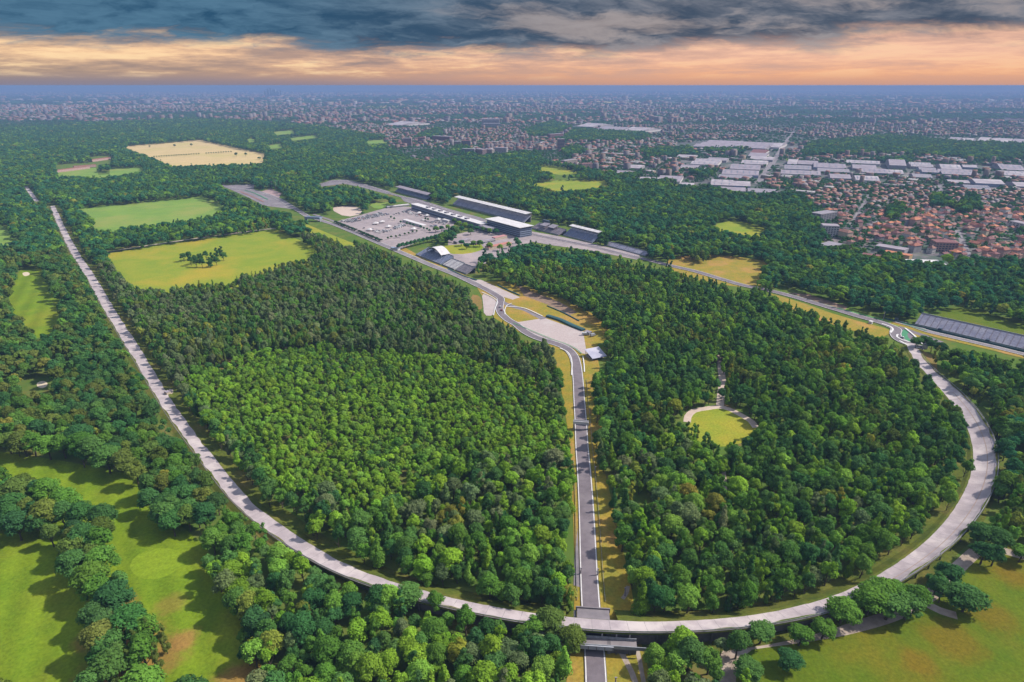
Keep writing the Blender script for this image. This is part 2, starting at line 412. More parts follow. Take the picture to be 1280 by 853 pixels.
# golf fairways lower left
FAIR = [(-40, 560), (0, 567), (86, 586), (106, 584), (130, 592), (161, 598), (168, 622), (189, 649), (199, 666), (230, 677), (234, 701), (254, 715), (275, 745), (292, 780), (299, 814), (303, 856), (262, 856), (236, 826), (218, 800), (206, 775), (172, 752), (158, 725), (141, 663), (141, 639), (113, 625), (86, 613), (40, 592), (-40, 576)]
sheet('fairway', [(-80, 556), (0, 564), (120, 583), (172, 596), (218, 650), (264, 690), (306, 760), (345, 900), (-80, 900)], LAWN)
clear_poly(FAIR)
clear_poly([(206, 775), (250, 800), (262, 853), (190, 856), (196, 835), (225, 815), (206, 821)])
FAIR2 = [(-30, 664), (0, 673), (30, 680), (50, 688), (72, 700), (90, 740), (86, 765), (70, 790), (76, 830), (92, 860), (12, 870), (10, 842), (-30, 830)]
clear_poly(FAIR2)
GREENP2 = grass_material('putting_green_grass', (0.185, 0.275, 0.016), (0.205, 0.285, 0.018), (0.20, 0.28, 0.018), stripe=1.2, ang=2.0, mow=0.05)
sheet('putting_green', [(160, 706), (176, 690), (205, 684), (229, 690), (230, 704), (212, 720), (188, 726), (168, 720)], GREENP2, rounded=2)
sheet('fairway', [(20, 336), (54, 332), (60, 352), (78, 379), (78, 400), (70, 420), (36, 424), (8, 384)], LAWN)
clear_poly([(22, 340), (51, 336), (54, 352), (73, 379), (73, 393), (66, 410), (40, 413), (14, 382)])
sheet('fairway', [(-30, 278), (8, 282), (26, 300), (20, 308), (-30, 308)], MEADOW2)
clear_poly([(-30, 280), (5, 284), (20, 300), (5, 304), (-30, 304)])
for p in ([(46, 478), (56, 476), (61, 481), (54, 486), (46, 484)], [(27, 341), (36, 340), (38, 344), (30, 346)]):
    sheet('sand_bunker', p, BUNKER, rounded=2)
clear_poly([(40, 474), (62, 472), (66, 482), (56, 489), (38, 487), (30, 492), (28, 486)])

# meadows left of the circuit
sheet('meadow', [(88, 262), (252, 244), (285, 257), (272, 272), (163, 292), (108, 300), (112, 272)], MEADOW2, rounded=0)
clear_poly([(100, 262), (252, 247), (280, 259), (265, 267), (215, 275), (163, 281), (120, 287), (116, 272)])
sheet('meadow', [(130, 318), (200, 307), (345, 287), (404, 314), (360, 340), (290, 362), (200, 376), (146, 350)], MEADOW, rounded=0)
clear_poly([(134, 319), (200, 308), (343, 289), (396, 314), (377, 323), (360, 325), (320, 338), (303, 340), (289, 350), (265, 350), (228, 354), (204, 359), (165, 356), (146, 335)])
sheet('wheat_field', [(153, 183), (250, 175), (295, 185), (334, 193), (332, 206), (215, 209), (190, 199), (172, 191)], WHEAT, rounded=0)
clear_poly([(155, 184), (250, 176), (295, 186), (330, 193), (328, 203), (215, 206), (192, 197), (175, 190)])
sheet('meadow', [(70, 214), (120, 210), (123, 219), (137, 218), (137, 211), (180, 209), (184, 214), (130, 224), (70, 221)], MEADOW2, rounded=0)
clear_poly([(70, 206), (118, 204), (122, 211), (124, 216), (137, 216), (137, 212), (178, 210), (180, 213), (130, 220), (72, 219)])
clear_poly([(112, 196), (139, 195), (139, 203), (120, 206)])
sheet('meadow', [(342, 165), (366, 163), (368, 167), (346, 169)], MEADOW2, rounded=0); clear_poly([(342, 165), (366, 163), (368, 167), (346, 169)])
for q in ([(336, 182), (352, 180), (352, 185), (338, 186)], [(362, 173), (395, 169), (398, 172), (366, 176)], [(310, 174), (318, 173), (318, 178), (311, 178)], [(458, 176), (482, 175), (484, 179), (460, 180)]):
    sheet('meadow', q, MEADOW2, rounded=0); clear_poly(q)
# meadows beyond the pits
for q in ([(662, 231), (700, 225), (760, 226), (762, 233), (720, 238), (686, 240)], [(674, 206), (702, 210), (730, 217), (700, 219), (676, 215)]):
    sheet('meadow', q, MEADOW, rounded=0)
clear_poly([(666, 230), (700, 226), (757, 227), (757, 232), (720, 236), (690, 236)]); clear_poly([(676, 208), (700, 211), (728, 217), (700, 217), (678, 213)])
clear_poly([(692, 210), (700, 212), (700, 240), (694, 236)])
sheet('meadow', [(889, 282), (918, 275), (936, 279), (960, 287), (960, 296), (938, 296), (905, 293)], MEADOW)
clear_poly([(892, 281), (918, 276), (932, 280), (934, 285), (955, 287), (955, 292), (938, 292), (911, 288)])
sheet('meadow', [(828, 326), (856, 319), (905, 319), (970, 328), (955, 362), (900, 356), (845, 345)], DRY)
clear_poly([(838, 326), (855, 323), (870, 332), (878, 331), (886, 325), (905, 321), (960, 328), (946, 336), (948, 348), (938, 356), (915, 350), (880, 342), (850, 335)])
sheet('meadow', [(1166, 394), (1193, 383), (1227, 390), (1300, 408), (1300, 424), (1215, 408)], OLIVE)
clear_poly([(1178, 393), (1193, 386), (1227, 393), (1258, 404), (1300, 412), (1300, 420), (1220, 404)])

# round clearing in the woods with its gravel path
sheet('clearing', [(857, 525), (868, 514), (899, 509), (925, 518), (944, 531), (946, 540), (936, 552), (904, 560), (880, 556), (862, 545)], MEADOW, rounded=2)
clear_poly([(858, 524), (866, 513), (882, 510), (899, 508), (925, 518), (940, 527), (945, 535), (937, 541), (930, 547), (906, 551), (893, 549), (884, 540), (876, 533), (864, 533)])
for p, w in (([(859, 528), (860, 521), (867, 514), (882, 511), (899, 509), (912, 512), (926, 519), (939, 527), (945, 535)], 2.8),
             ([(900, 432), (901, 458), (903, 478), (901, 494), (900, 509)], 3.0), ([(903, 578), (905, 595), (906, 612)], 1.4)):
    C = line(p); tag(link('gravel_path', ribbon_mesh('gravel_path', C, w, -w, SAND, next_z())), kind='structure')
clear_ribbon(line([(901, 456), (903, 480)]), 3.2, -3.2); clear_ribbon(line([(901, 494), (900, 509)]), 2.5, -2.5); clear_poly([(854, 522), (862, 512), (882, 508), (899, 505), (914, 510), (930, 517), (942, 525), (948, 534), (944, 540), (930, 530), (900, 516), (870, 518), (860, 530)]); clear_ribbon(line([(905, 587), (906, 606)]), 1.6, -1.6)

# olive meadow bottom right, and the dirt road round the outside of the banking
sheet('meadow', [(925, 880), (915, 830), (960, 790), (1060, 765), (1150, 745), (1200, 715), (1226, 688), (1250, 680), (1330, 690), (1900, 700), (1900, 900)], OLIVE)
clear_poly([(936, 862), (940, 820), (958, 800), (1000, 786), (1060, 768), (1120, 750), (1160, 735), (1196, 706), (1214, 684), (1262, 684), (1290, 698), (1400, 700), (1400, 862)])
for p, w in (([(1300, 702), (1255, 689), (1230, 684), (1206, 702), (1186, 722), (1166, 742), (1120, 768), (1060, 786), (1010, 795), (960, 802), (930, 806), (905, 808)], 3.2),
             ([(930, 806), (915, 818), (909, 835), (907, 870)], 4.0), ([(1160, 756), (1176, 764), (1196, 770)], 2.6)):
    C = line(p); tag(link('dirt_road', ribbon_mesh('dirt_road', C, w, -w, DIRT, next_z())), kind='structure'); clear_ribbon(C, w, -w)
clear_poly([(1255, 684), (1285, 690), (1285, 704), (1255, 694)])

# ================================================================== THE OLD BANKED TRACK
OV = np.array([(66, 258, 0, 0, 9), (70, 268, 0, 0, 10), (81, 292, 0, 0, 10.5), (94, 317, 0, 0, 11), (113, 346, 0, 0, 11), (133, 381, 0, 0, 11), (155, 417, 0, 0, 11),
    (176, 450, 0, 0, 10.5), (194, 481, 0, 0, 10), (214, 513, 0, 0, 9.5), (235, 543, .2, .2, 9), (254, 567, .3, .2, 9), (276, 597, .5, .3, 9), (303, 630, .6, .3, 9), (330, 652, .8, .4, 9),
    (365, 677, 1.2, .6, 9), (400, 700, 1.8, 1, 9), (428, 714, 2.5, 1.4, 9), (470, 730, 3.4, 1.8, 9), (520, 745, 4.4, 2.2, 9), (560, 755, 5, 2.5, 9), (640, 771, 5.8, 3, 9.5), (730, 783, 6, 3, 9.5),
    (830, 786, 5.4, 3, 9.5), (930, 780, 4.2, 3.2, 9.5), (1010, 766, 3, 3.4, 10), (1080, 742, 2, 3.8, 10.5), (1140, 706, 1.4, 4.2, 11), (1185, 670, .9, 4.6, 12), (1212, 635, .6, 5, 13),
    (1229, 600, .5, 5, 13.2), (1232, 565, .5, 5, 13), (1221, 532, .5, 4.5, 12.2), (1200, 502, .4, 3.6, 12), (1176, 478, .3, 2, 11), (1155, 460, .2, .8, 10), (1146, 447, .1, 0, 10), (1138, 430, .1, 0, 10)], float)
_w = unproj(OV[:, 0], OV[:, 1], OV[:, 2] + OV[:, 3] / 2)[:, :2]
OC = spline(np.c_[_w, OV[:, 2:]], 4.0)                       # x, y, z inner, bank, width
_k = np.hanning(27); _k /= _k.sum(); _pad = np.vstack([OC[:1] + (OC[:1] - OC[1:2]) * np.arange(13, 0, -1)[:, None], OC, OC[-1:] + (OC[-1:] - OC[-2:-1]) * np.arange(1, 14)[:, None]])
OC = np.stack([np.convolve(_pad[:, c], _k, 'valid') for c in range(5)], 1)      # one smooth line
CROSS = unproj(741.0, 783.5, 7.5)                                # where the modern track dives under the banking
def build_oval():
    n = normals2(OC); zi, bk, w = OC[:, 2] + 0.75, OC[:, 3], OC[:, 4]
    # travelling from the far left round to the right, the inside lies on the left (+n)
    us = np.array([0.5, 0.30, 0.10, -0.10, -0.30, -0.5])
    rise = np.array([0, .06, .18, .38, .66, 1.0])
    rows = [np.c_[OC[:, :2] + n * (u * w)[:, None], zi + bk * r] for u, r in zip(us, rise)]
    k = len(OC); root = None
    cross_d = np.hypot(*(OC[:, :2] + np.gradient(OC[:, :2], axis=0) / 2 - CROSS[:2]).T)
    def strip(rows, name, mt, parent, gap=0.0):
        V = np.vstack(rows); F = []
        for r in range(len(rows) - 1):
            F += [(r * k + i, r * k + i + 1, (r + 1) * k + i + 1, (r + 1) * k + i) for i in range(k - 1) if cross_d[i] > gap]
        me = bpy.data.meshes.new(name); me.from_pydata([tuple(v) for v in V], [], F); me.materials.append(mt); me.flip_normals()
        return link(name, me, parent)
    root = tag(strip(rows, 'banked_track', CONC, None), kind='structure')
    for q in root.data.polygons: q.use_smooth = True
    out = rows[-1]; inn = rows[0]
    o2 = n * 0.5
    under = [out - np.c_[o2, np.zeros(k)] * 0 + (0, 0, -0.02), np.c_[out[:, :2] - o2, out[:, 2]], np.c_[out[:, :2] - o2, out[:, 2] - 0.9], np.c_[out[:, :2], out[:, 2] - 0.9]]
    strip(under, 'edge_beam', CONC_D, root)
    # outer supporting wall, set back under the deck
    zb = np.maximum(out[:, 2] - 1.6, 0.0)
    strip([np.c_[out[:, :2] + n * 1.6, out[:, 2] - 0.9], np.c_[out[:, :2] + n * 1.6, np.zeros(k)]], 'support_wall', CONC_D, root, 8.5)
    lowb = np.where(OC[:, 3] < 0.9, 1.0, 0.0)[:, None]
    strip([np.c_[out[:, :2] - n * 0.3 * 0, out[:, 2] - 0.05] - np.c_[n * 0.55, np.zeros(k)], np.c_[out[:, :2] - n * (0.7 + 3.0 * lowb), np.where(lowb[:, 0] > 0, 0.02, out[:, 2] - 0.9)]], 'outer_slope', VERGE, root)
    # inner grass slope
    base = np.c_[inn[:, :2] + n * (1.0 + 1.8 * zi)[:, None], np.zeros(k) + 0.02]
    sl = strip([base, np.c_[inn[:, :2] + n * 0.9, inn[:, 2] - 0.06], np.c_[inn[:, :2], inn[:, 2] - 0.06]], 'grass_slope', VERGE, root, 11.0)
    # steel rail with posts on the raised outer edge
    rail = MB(); last = None
    for i in range(0, k - 1):
        if OC[i, 3] < 0.5: continue
        a = out[i] + (*(-n[i] * 0.25), 0.75); b = out[i + 1] + (*(-n[i + 1] * 0.25), 0.75)
        rail.bar(a, b, 0.12, 0.38)
    rail.obj('guard_rail', METAL, root)
    for i in range(0, k, 4):
        if OC[i, 2] < 0.8 and OC[i, 3] < 1: continue
        p = out[i] - (*(n[i] * 0.25), 0.0); mb = MB(); mb.bar(p + (0, 0, -0.1), p + (0, 0, 0.8), 0.22); mb.obj('post', METAL, root)
    for i in range(2, k, 3):
        if OC[i, 3] < 1.2 or 0 < cross_d[i] < 7.5: continue
        c = out[i] + (*(n[i] * 0.5), -0.9); mb = MB(); mb.bar((c[0], c[1], 0), c, 0.55); mb.obj('pillar', CONC_D, root)
    # open joints between the cast slabs, weeds creeping in from the inner edge
    jb = MB()
    for i in range(1, k - 1):
        if i % 2: continue
        for a, b in zip(range(5), range(1, 6)):
            p, q = rows[a][i], rows[b][i]; d = np.r_[OC[i + 1, :2] - OC[i - 1, :2], 0]; d = d / np.linalg.norm(d) * (0.05 + 0.07 * random.random())
            jb.face([p - d + (0, 0, .02), q - d + (0, 0, .02), q + d + (0, 0, .02), p + d + (0, 0, .02)])
    tag(jb.obj('slab_joints', mat('joint_tar', (0.30, 0.27, 0.285), (0.19, 0.17, 0.18), 0.3), root), kind='stuff')
    for side, rw, sg in ((0, rows[0], -1), (1, rows[-1], 1)):
        if side == 0: wd0 = np.where(cross_d > 15, 1.0, 0.02)
        else: wd0 = np.ones(k)
        wd = wd0 * np.abs(vnoise(OC[:, 0], OC[:, 1], 9, 77 + side) - .3) * 2.0 + .1
        V = [tuple(p) for p in rw + (0, 0, .03)] + [tuple(p) for p in rw + np.c_[n * (sg * wd)[:, None], np.full(k, .05)]]
        me = bpy.data.meshes.new('weed_edge'); me.from_pydata(V, [], [(i, i + 1, k + i + 1, k + i) for i in range(k - 1)]); me.materials.append(VERGE); link('weed_edge', me, root)
    return root
OVAL = build_oval()
# worn line between the flat inner lane and the steep outer lane of the right-hand curve
sel = (OC[:, 3] > 2.8) & (OC[:, 0] > 150)
Cs = OC[sel]; ns = normals2(Cs)
_p = MB()
for i in range(len(Cs) - 1):
    q = []
    for j, s in ((i, .05), (i + 1, .05), (i + 1, -.4), (i, -.4)):
        t = .5 - (-0.02)
        u = -0.10 + s / Cs[j, 4]
        r = np.interp(-u, -np.array([0.5, .3, .1, -.1, -.3, -.5]), [0, .06, .18, .38, .66, 1.0])
        P = Cs[j, :2] + ns[j] * u * Cs[j, 4]; q.append((P[0], P[1], Cs[j, 2] + 0.75 + Cs[j, 3] * r + 0.03))
    _p.face(q[::-1])
_p.obj('seam_line', mat('rust_streak', (0.42, 0.30, 0.24), (0.36, 0.27, 0.24), 0.4), OVAL)
_side = OC[:, 4] / 2
_lo = (OC[:, 0] < -60) & (OC[:, 1] < 520)
for _k in (_lo, ~_lo):
    for _a in np.split(np.where(_k)[0], np.where(np.diff(np.where(_k)[0]) > 1)[0] + 1):
        if len(_a) > 2: _o = OC[_a]; clear_ribbon(_o, _o[:, 4].mean() / 2 + .3, (-2.0 if _k is _lo else -5.2), _o[:, 2] + 0.75 + _o[:, 3] * 0.4)
CURVE = OC[(OC[:, 0] > -60)]
i0 = np.argmin(np.hypot(OC[:, 0] + 120, OC[:, 1] - 330))
cv = OC[(np.arange(len(OC)) > 0) & (OC[:, 1] < 300) & (OC[:, 0] > -150)]
clear_ribbon(cv, 13, 5, 0.0)
lv = OC[(OC[:, 0] < -150) & (OC[:, 1] > 250)]
clear_ribbon(lv, 10, 5, 0.0)
rv = OC[(OC[:, 0] > 0) & (OC[:, 1] > 200)]
clear_ribbon(rv[rv[:, 1] < 560], -6, -8.5, np.clip(rv[rv[:, 1] < 560][:, 3], 0, 6))
_c = OC[5:-2]; tag(link('verge', ribbon_mesh('verge', _c, 15.0, -9.0, VERGE, next_z())), kind='structure')
# apron where the old straight leaves the banking at the right
sheet('concrete_apron', [(1165, 662), (1192, 655), (1204, 640), (1196, 680), (1168, 690)], CONC, rounded=0)
clear_poly([(1172, 660), (1190, 654), (1206, 625), (1212, 630), (1190, 682), (1172, 688)])
clear_poly([(1196, 640), (1210, 612), (1216, 622), (1200, 650)])
# far sliver of the same old road
for p, w in (([(33, 234), (38, 241), (46, 252)], 4.0),):
    C = line(p); tag(link('old_road', ribbon_mesh('old_road', C, w, -w, CONC, next_z())), kind='structure'); clear_ribbon(C, w + 1, -w - 1)
# small works beside the left straight: a pale hard standing where a path meets the track
sheet('hard_standing', [(203, 488), (216, 486), (217, 492), (207, 497)], SAND); clear_poly([(200, 486), (217, 485), (218, 493), (206, 498)])
clear_poly([(196, 516), (206, 518), (214, 534), (206, 530)])

# ================================================================== THE CIRCUIT
def road(name, px, w, material=ASPH, verge=None, vw=(0, 0), edge=True, clear=0.8, skip_clear=False):
    C = line(px, 4.0)
    if verge is not None: tag(link('verge', ribbon_mesh('verge', C, w / 2 + vw[0], -w / 2 - vw[1], verge, next_z())), kind='structure')
    r = tag(link(name, ribbon_mesh(name, C, w / 2, -w / 2, material, next_road())), kind='structure')
    if edge:
        z = next_road()
        for s in (1, -1): link('edge_line', ribbon_mesh('edge_line', C, s * (w / 2 - 0.25), s * (w / 2 - 0.75), WHITE, z), r)
    if not skip_clear: clear_ribbon(C, w / 2 + clear, -w / 2 - clear)
    return C, r
# central straight from the underpass to the chicane
SPINE = [(746, 905), (745, 853), (743, 815), (739, 766), (736, 714), (733, 640), (730, 590), (727.5, 560), (726, 529), (724, 500), (722.5, 475), (720, 455), (716, 444), (708, 436), (697, 431), (684, 427), (669, 422), (656, 415), (645, 406), (636, 401), (628, 394), (624.5, 387), (625, 380), (626, 374), (621, 370), (611, 364), (599, 358)]
sheet('verge', [(700, 905), (716, 800), (719, 720), (716, 640), (713, 560), (704, 500), (694, 450), (676, 430), (690, 428), (720, 436), (745, 440), (752, 470), (752, 520), (756, 590), (768, 640), (788, 730), (800, 800), (830, 905)], DRY, rounded=0)
clear_poly([(697, 440), (708, 445), (713, 470), (716, 518), (708, 520), (706, 490), (704, 470), (696, 450)])
clear_poly([(728, 420), (736, 418), (760, 426), (748, 432), (744, 452), (738, 470), (736, 500), (742, 528), (736, 560), (740, 590), (757, 594), (762, 640), (766, 684), (779, 728), (786, 742), (766, 772), (750, 772), (736, 650), (722, 540), (722, 460)])
clear_poly([(720, 640), (725, 640), (728, 766), (718, 730)])
clear_poly([(762, 820), (800, 812), (806, 840), (800, 870), (720, 870), (722, 815)])
SP, SPO = road('circuit_track', SPINE, 9.6)
def rails(C, off, name_label, i0, i1, h=0.75, every=3):
    n = normals2(C); t = thing('guard_rail', name_label, 'guard rail', (*(C[i0, :2] + n[i0] * off), 0.0), 0, None)
    o = np.array([t.location.x, t.location.y, 0.0]); mb = MB(); mp = MB()
    for i in range(i0, i1):
        a = np.r_[C[i, :2] + n[i] * off, h] - o; b = np.r_[C[i + 1, :2] + n[i + 1] * off, h] - o
        mb.bar(a, b, 0.10, 0.55)
        if i % every == 0: mp.bar((a[0], a[1], 0), (a[0], a[1], h + 0.2), 0.16)
    mb.obj('rail', METAL, t); po = mp.obj('posts', METAL, t); tag(po, kind='stuff'); return t
_n = len(SP)
iu = int(np.argmin(np.hypot(*(SP[:, :2] - unproj(729, 575)[:2]).T))); ib = int(np.argmin(np.hypot(*(SP[:, :2] - unproj(739, 765)[:2]).T)))
rails(SP, -7.4, 'grey steel guard rail along the yellow verge of the central straight', ib + 2, iu + 30)
rails(SP, 6.6, 'grey steel guard rail along the woods side of the central straight', ib + 2, iu)
rails(SP, -6.6, 'short steel guard rail beside the track below the underpass, dirt path side', 1, ib - 12)
rails(SP, 6.6, 'short steel guard rail beside the track below the underpass, woods side', 1, ib - 12)
C = line([(775, 812), (782, 826), (790, 842), (800, 870)]); tag(link('dirt_path', ribbon_mesh('dirt_path', C, 1.3, -1.3, DIRT, next_z())), kind='structure')
C = line([(789, 800), (797, 815), (802, 840), (806, 860)]); tag(link('dirt_path', ribbon_mesh('dirt_path', C, 1.0, -1.0, DIRT, next_z())), kind='structure')
C = line([(785, 733), (783, 742), (778, 749)]); tag(link('dirt_path', ribbon_mesh('dirt_path', C, 1.0, -1.0, DIRT, next_z())), kind='structure'); clear_poly([(776, 726), (787, 728), (788, 742), (776, 752)])
sheet('side_road', [(718, 700), (722, 660), (723.5, 700), (726, 735), (717, 732)], ASPH_OLD, rounded=0)

# chicane surfaces
sheet('verge', [(592, 352), (640, 352), (700, 372), (772, 408), (770, 425), (748, 430), (736, 450), (690, 432), (640, 412), (618, 398)], DRY, rounded=0)
clear_poly([(560, 338), (604, 346), (640, 360), (660, 366), (690, 372), (712, 382), (735, 397), (757, 412), (757, 420), (748, 424), (735, 420), (731, 428), (736, 445), (728, 446), (718, 436), (700, 429), (690, 420), (668, 418), (652, 410), (640, 404), (630, 396), (617, 394), (606, 394), (600, 386), (596, 377), (588, 372), (594, 366), (585, 358), (565, 346)])
sheet('dirt_slope', [(646, 356), (668, 366), (700, 378), (722, 391), (712, 394), (684, 381), (655, 370)], mat('brown_slope', (0.20, 0.13, 0.10), (0.28, 0.19, 0.13), 0.2), rounded=0)
sheet('gravel_trap', [(580, 350), (601, 350), (650, 372), (641, 375), (622, 369), (600, 360)], GRAVEL, rounded=0)
sheet('gravel_trap', [(641, 404), (680, 398), (684, 399), (729, 415), (733.5, 443), (726, 442), (717, 436), (702, 430), (684, 424), (666, 419), (652, 411)], GRAVEL, rounded=0)
sheet('gravel_trap', [(602, 367), (612, 370), (621, 376), (619, 386), (617, 395), (605, 395), (604, 380)], GRAVEL, rounded=1)
sheet('dry_ground', [(588, 368), (600, 370), (603, 378), (603, 388), (592, 386)], PINEFLOOR)
sheet('run_off', [(599, 359), (619, 369), (634, 379), (655, 386), (684, 398), (676, 400), (655, 389), (633, 383), (618, 372)], ASPH_OLD, rounded=0)
C = line([(633, 384), (655, 386), (678, 396)]); tag(link('kerb', ribbon_mesh('kerb', C, 0.6, -0.6, WHITE, next_road()+0.25)), kind='structure')
for p, o in (([(631.5, 394), (631, 388), (634, 382.5), (640, 380)], WHITE), ([(617, 395), (619, 386), (622, 378), (615, 372), (602, 366)], WHITE), ([(641, 404.5), (660, 412.5), (690, 425), (705, 430), (718, 436), (727, 443)], GREENP),
             ([(700, 436.5), (708, 440), (713, 446), (715, 455), (714.5, 470)], WHITE), ([(728.5, 446), (730, 456), (730.5, 466)], WHITE)):
    C = line(p); tag(link('kerb', ribbon_mesh('kerb', C, 0.5, -0.5, o, next_road()+0.25)), kind='structure')
def tyre_wall(px, label, w=2.0, h=1.4, seg=2.4):
    C = line(px, seg); t = thing('tyre_barrier', label, 'tyre barrier', (*C[0, :2], 0.0)); o = Vector((*C[0, :2], 0))
    for i in range(len(C) - 1):
        mb = MB(); a = Vector((*C[i, :2], h / 2)) - o; b = Vector((*C[i + 1, :2], h / 2)) - o; mb.bar(a, b + (a - b) * 0.06, w, h); mb.obj('tyre_pack', TEALB, t)
    mb = MB()
    for i in range(len(C) - 1):
        a = Vector((*C[i, :2], h + 0.1)) - o; b = Vector((*C[i + 1, :2], h + 0.1)) - o; mb.bar(a, b, w * 0.45, 0.16)
    mb.obj('top_strip', TEALB, t)
tyre_wall([(684, 396), (700, 401), (715, 408), (730, 414)], 'long dark teal tyre barrier behind the big gravel trap at the chicane', 5.0, 2.0, 5.0)
tyre_wall([(560, 337), (580, 346), (596, 351)], 'dark green barrier strip along the track before the chicane', 2.2, 1.2, 6)
tyre_wall([(622, 357), (636, 364), (650, 370)], 'dark green barrier above the narrow gravel strip at the chicane entry', 1.6, 1.2, 6)
tyre_wall([(684, 383), (705, 392), (724, 402)], 'low dark barrier on the brown slope beside the chicane', 1.4, 1.0, 6)

# run down from the far bend to the chicane
BACK = [(599, 358), (587, 352), (572, 345), (556, 338.5), (540, 332.5), (520, 324), (500, 315.5), (480, 307), (460, 298.5), (440, 290), (420, 282), (400, 275.5), (385, 271), (375, 265), (362, 257), (348, 249), (333, 243), (318, 239), (300, 236.5), (284, 234.5)]
sheet('verge', [(382, 280), (420, 296), (446, 306), (480, 325), (500, 336), (478, 330), (430, 312), (400, 300), (372, 284)], MEADOW, rounded=0)
sheet('verge', [(470, 296), (505, 309), (535, 326), (590, 348), (585, 352), (540, 334), (500, 318), (470, 305)], DRY, rounded=0)
road('circuit_track', BACK, 11.0, ASPH_OLD, clear=1.5)
C = line([(392, 268), (420, 278), (450, 290.5), (478, 303), (492, 311)]); tag(link('service_road', ribbon_mesh('service_road', C, 3.4, -3.4, ASPH_OLD, next_z())), kind='structure'); clear_ribbon(C, 5, -5)
clear_poly([(382, 280), (398, 281), (420, 291), (447, 303), (440, 306), (430, 303), (424, 299), (412, 297), (404, 290), (392, 288)])
clear_poly([(392, 266), (410, 268), (440, 283), (478, 297), (505, 309), (540, 325), (575, 338), (596, 347), (600, 356), (560, 346), (505, 322), (470, 308), (400, 278)])
# far hairpin, its wide grey apron and the parallel straight
sheet('run_off', [(274, 231.5), (318, 230.5), (317, 237), (332, 241), (354, 252), (368, 262), (330, 257.5), (310, 247), (290, 238)], ASPH_OLD, rounded=0)
sheet('run_off', [(326, 240), (338, 236), (352, 242), (348, 249), (334, 244)], mat('pinkish_asphalt', (0.40, 0.27, 0.26), (0.33, 0.24, 0.24), 0.1), rounded=0)
clear_poly([(274, 232), (318, 231), (317, 236), (326, 240), (338, 236), (352, 241), (348, 249), (362, 257), (375, 264), (380, 271), (372, 274), (366, 268), (357, 262), (333, 258), (310, 247), (290, 239)])
C = line([(306, 238.5), (318, 242), (335, 250)]); tag(link('kerb', ribbon_mesh('kerb', C, 1.4, -1.4, GREENP, next_road()+0.25)), kind='structure')
C = line([(300, 240), (310, 244), (330, 253)]); tag(link('kerb', ribbon_mesh('kerb', C, 1.2, -1.2, mat('red_kerb', (0.42, 0.16, 0.12)), next_road()+0.25)), kind='structure')
PITS = [(400, 231), (412, 228), (430, 227), (450, 231), (470, 236.5), (490, 243), (512, 249), (540, 258), (570, 268), (600, 278), (630, 286), (660, 292), (690, 298.5), (720, 304.5), (750, 311), (780, 318.5), (808, 325), (840, 333), (870, 340), (900, 349), (930, 357.5), (960, 363.5), (990, 371), (1020, 380), (1050, 389), (1073, 396), (1095, 402), (1110, 407), (1120, 412), (1119, 418), (1124, 425), (1140, 432), (1156, 436)]
road('circuit_track', PITS, 11.0, ASPH, clear=1.0, skip_clear=True)
for a, b in ((0, 16), (16, 30)): clear_ribbon(line(PITS[a:b + 1]), 7, -7)
clear_poly([(400, 233), (404, 229), (414, 225), (432, 224), (452, 229), (500, 240), (498, 246), (470, 240), (450, 234), (430, 230)])
sheet('run_off', [(398, 234), (404, 229), (414, 225.5), (432, 224.5), (452, 229), (488, 240), (484, 243), (450, 234), (430, 230)], ASPH_OLD, rounded=0)
sheet('pit_lane', [(500, 246), (520, 248), (560, 261), (600, 272), (610, 276), (600, 282), (566, 272), (530, 260), (505, 252)], ASPH_OLD, rounded=0)
clear_poly([(484, 238), (520, 246), (562, 258), (610, 271), (665, 286), (705, 295), (740, 306), (738, 312), (700, 308), (660, 300), (600, 290), (545, 272), (500, 252)])
clear_poly([(745, 302), (770, 305), (810, 317), (812, 323), (790, 324), (760, 316), (744, 308)])
# beside the right-hand run to the second chicane
sheet('verge', [(960, 366), (1000, 378), (1040, 392), (1070, 401), (1105, 410), (1116, 415), (1100, 424), (1060, 412), (1000, 394)], DRY, rounded=0)
sheet('verge', [(1030, 380), (1060, 386), (1090, 396), (1130, 404), (1160, 410), (1158, 414), (1120, 408), (1080, 397), (1040, 386)], MEADOW2, rounded=0)
sheet('service_road', [(985, 366), (1010, 368), (1060, 384), (1056, 388), (1010, 374)], mat('brown_slope', (0.2, 0.13, 0.1)), rounded=0)
clear_poly([(966, 358), (1000, 366), (1040, 379), (1080, 391), (1120, 401), (1160, 411), (1280, 440), (1290, 446), (1270, 447), (1240, 440), (1200, 433), (1160, 430), (1157, 440), (1136, 438), (1124, 430), (1114, 421), (1080, 410), (1040, 397), (1014, 386), (985, 374), (966, 366)])
sheet('run_off', [(1122, 403), (1140, 410), (1162, 421), (1180, 428), (1155, 431), (1130, 425)], ASPH, rounded=0)
sheet('painted_infield', [(1122, 419), (1131, 411), (1137, 414), (1133, 420), (1142, 429), (1128, 425)], GREENP, rounded=1)
sheet('dry_ground', [(1140, 417), (1156, 422), (1156, 431), (1152, 430)], DRY, rounded=0)
road('circuit_track', [(1118, 402), (1140, 408), (1160, 415), (1185, 421), (1215, 428), (1245, 435), (1275, 442.5), (1320, 453)], 8.5, ASPH_OLD, DRY, (1, 7), clear=1.0)
for p, o in (([(1131, 411), (1142, 420), (1153, 431)], WHITE), ([(1102, 405.5), (1112, 409), (1116, 412.5), (1113, 417)], WHITE), ([(1124, 427), (1138, 434), (1150, 436)], WHITE), ([(1122, 419), (1121, 422), (1128, 426), (1140, 429.5)], WHITE),
             ([(1046, 386), (1080, 395), (1105, 401.5)], GREENP), ([(1124, 403.5), (1140, 409), (1158, 414.5)], GREENP)):
    C = line(p); tag(link('kerb', ribbon_mesh('kerb', C, 0.9, -0.9, o, next_road()+0.25)), kind='structure')
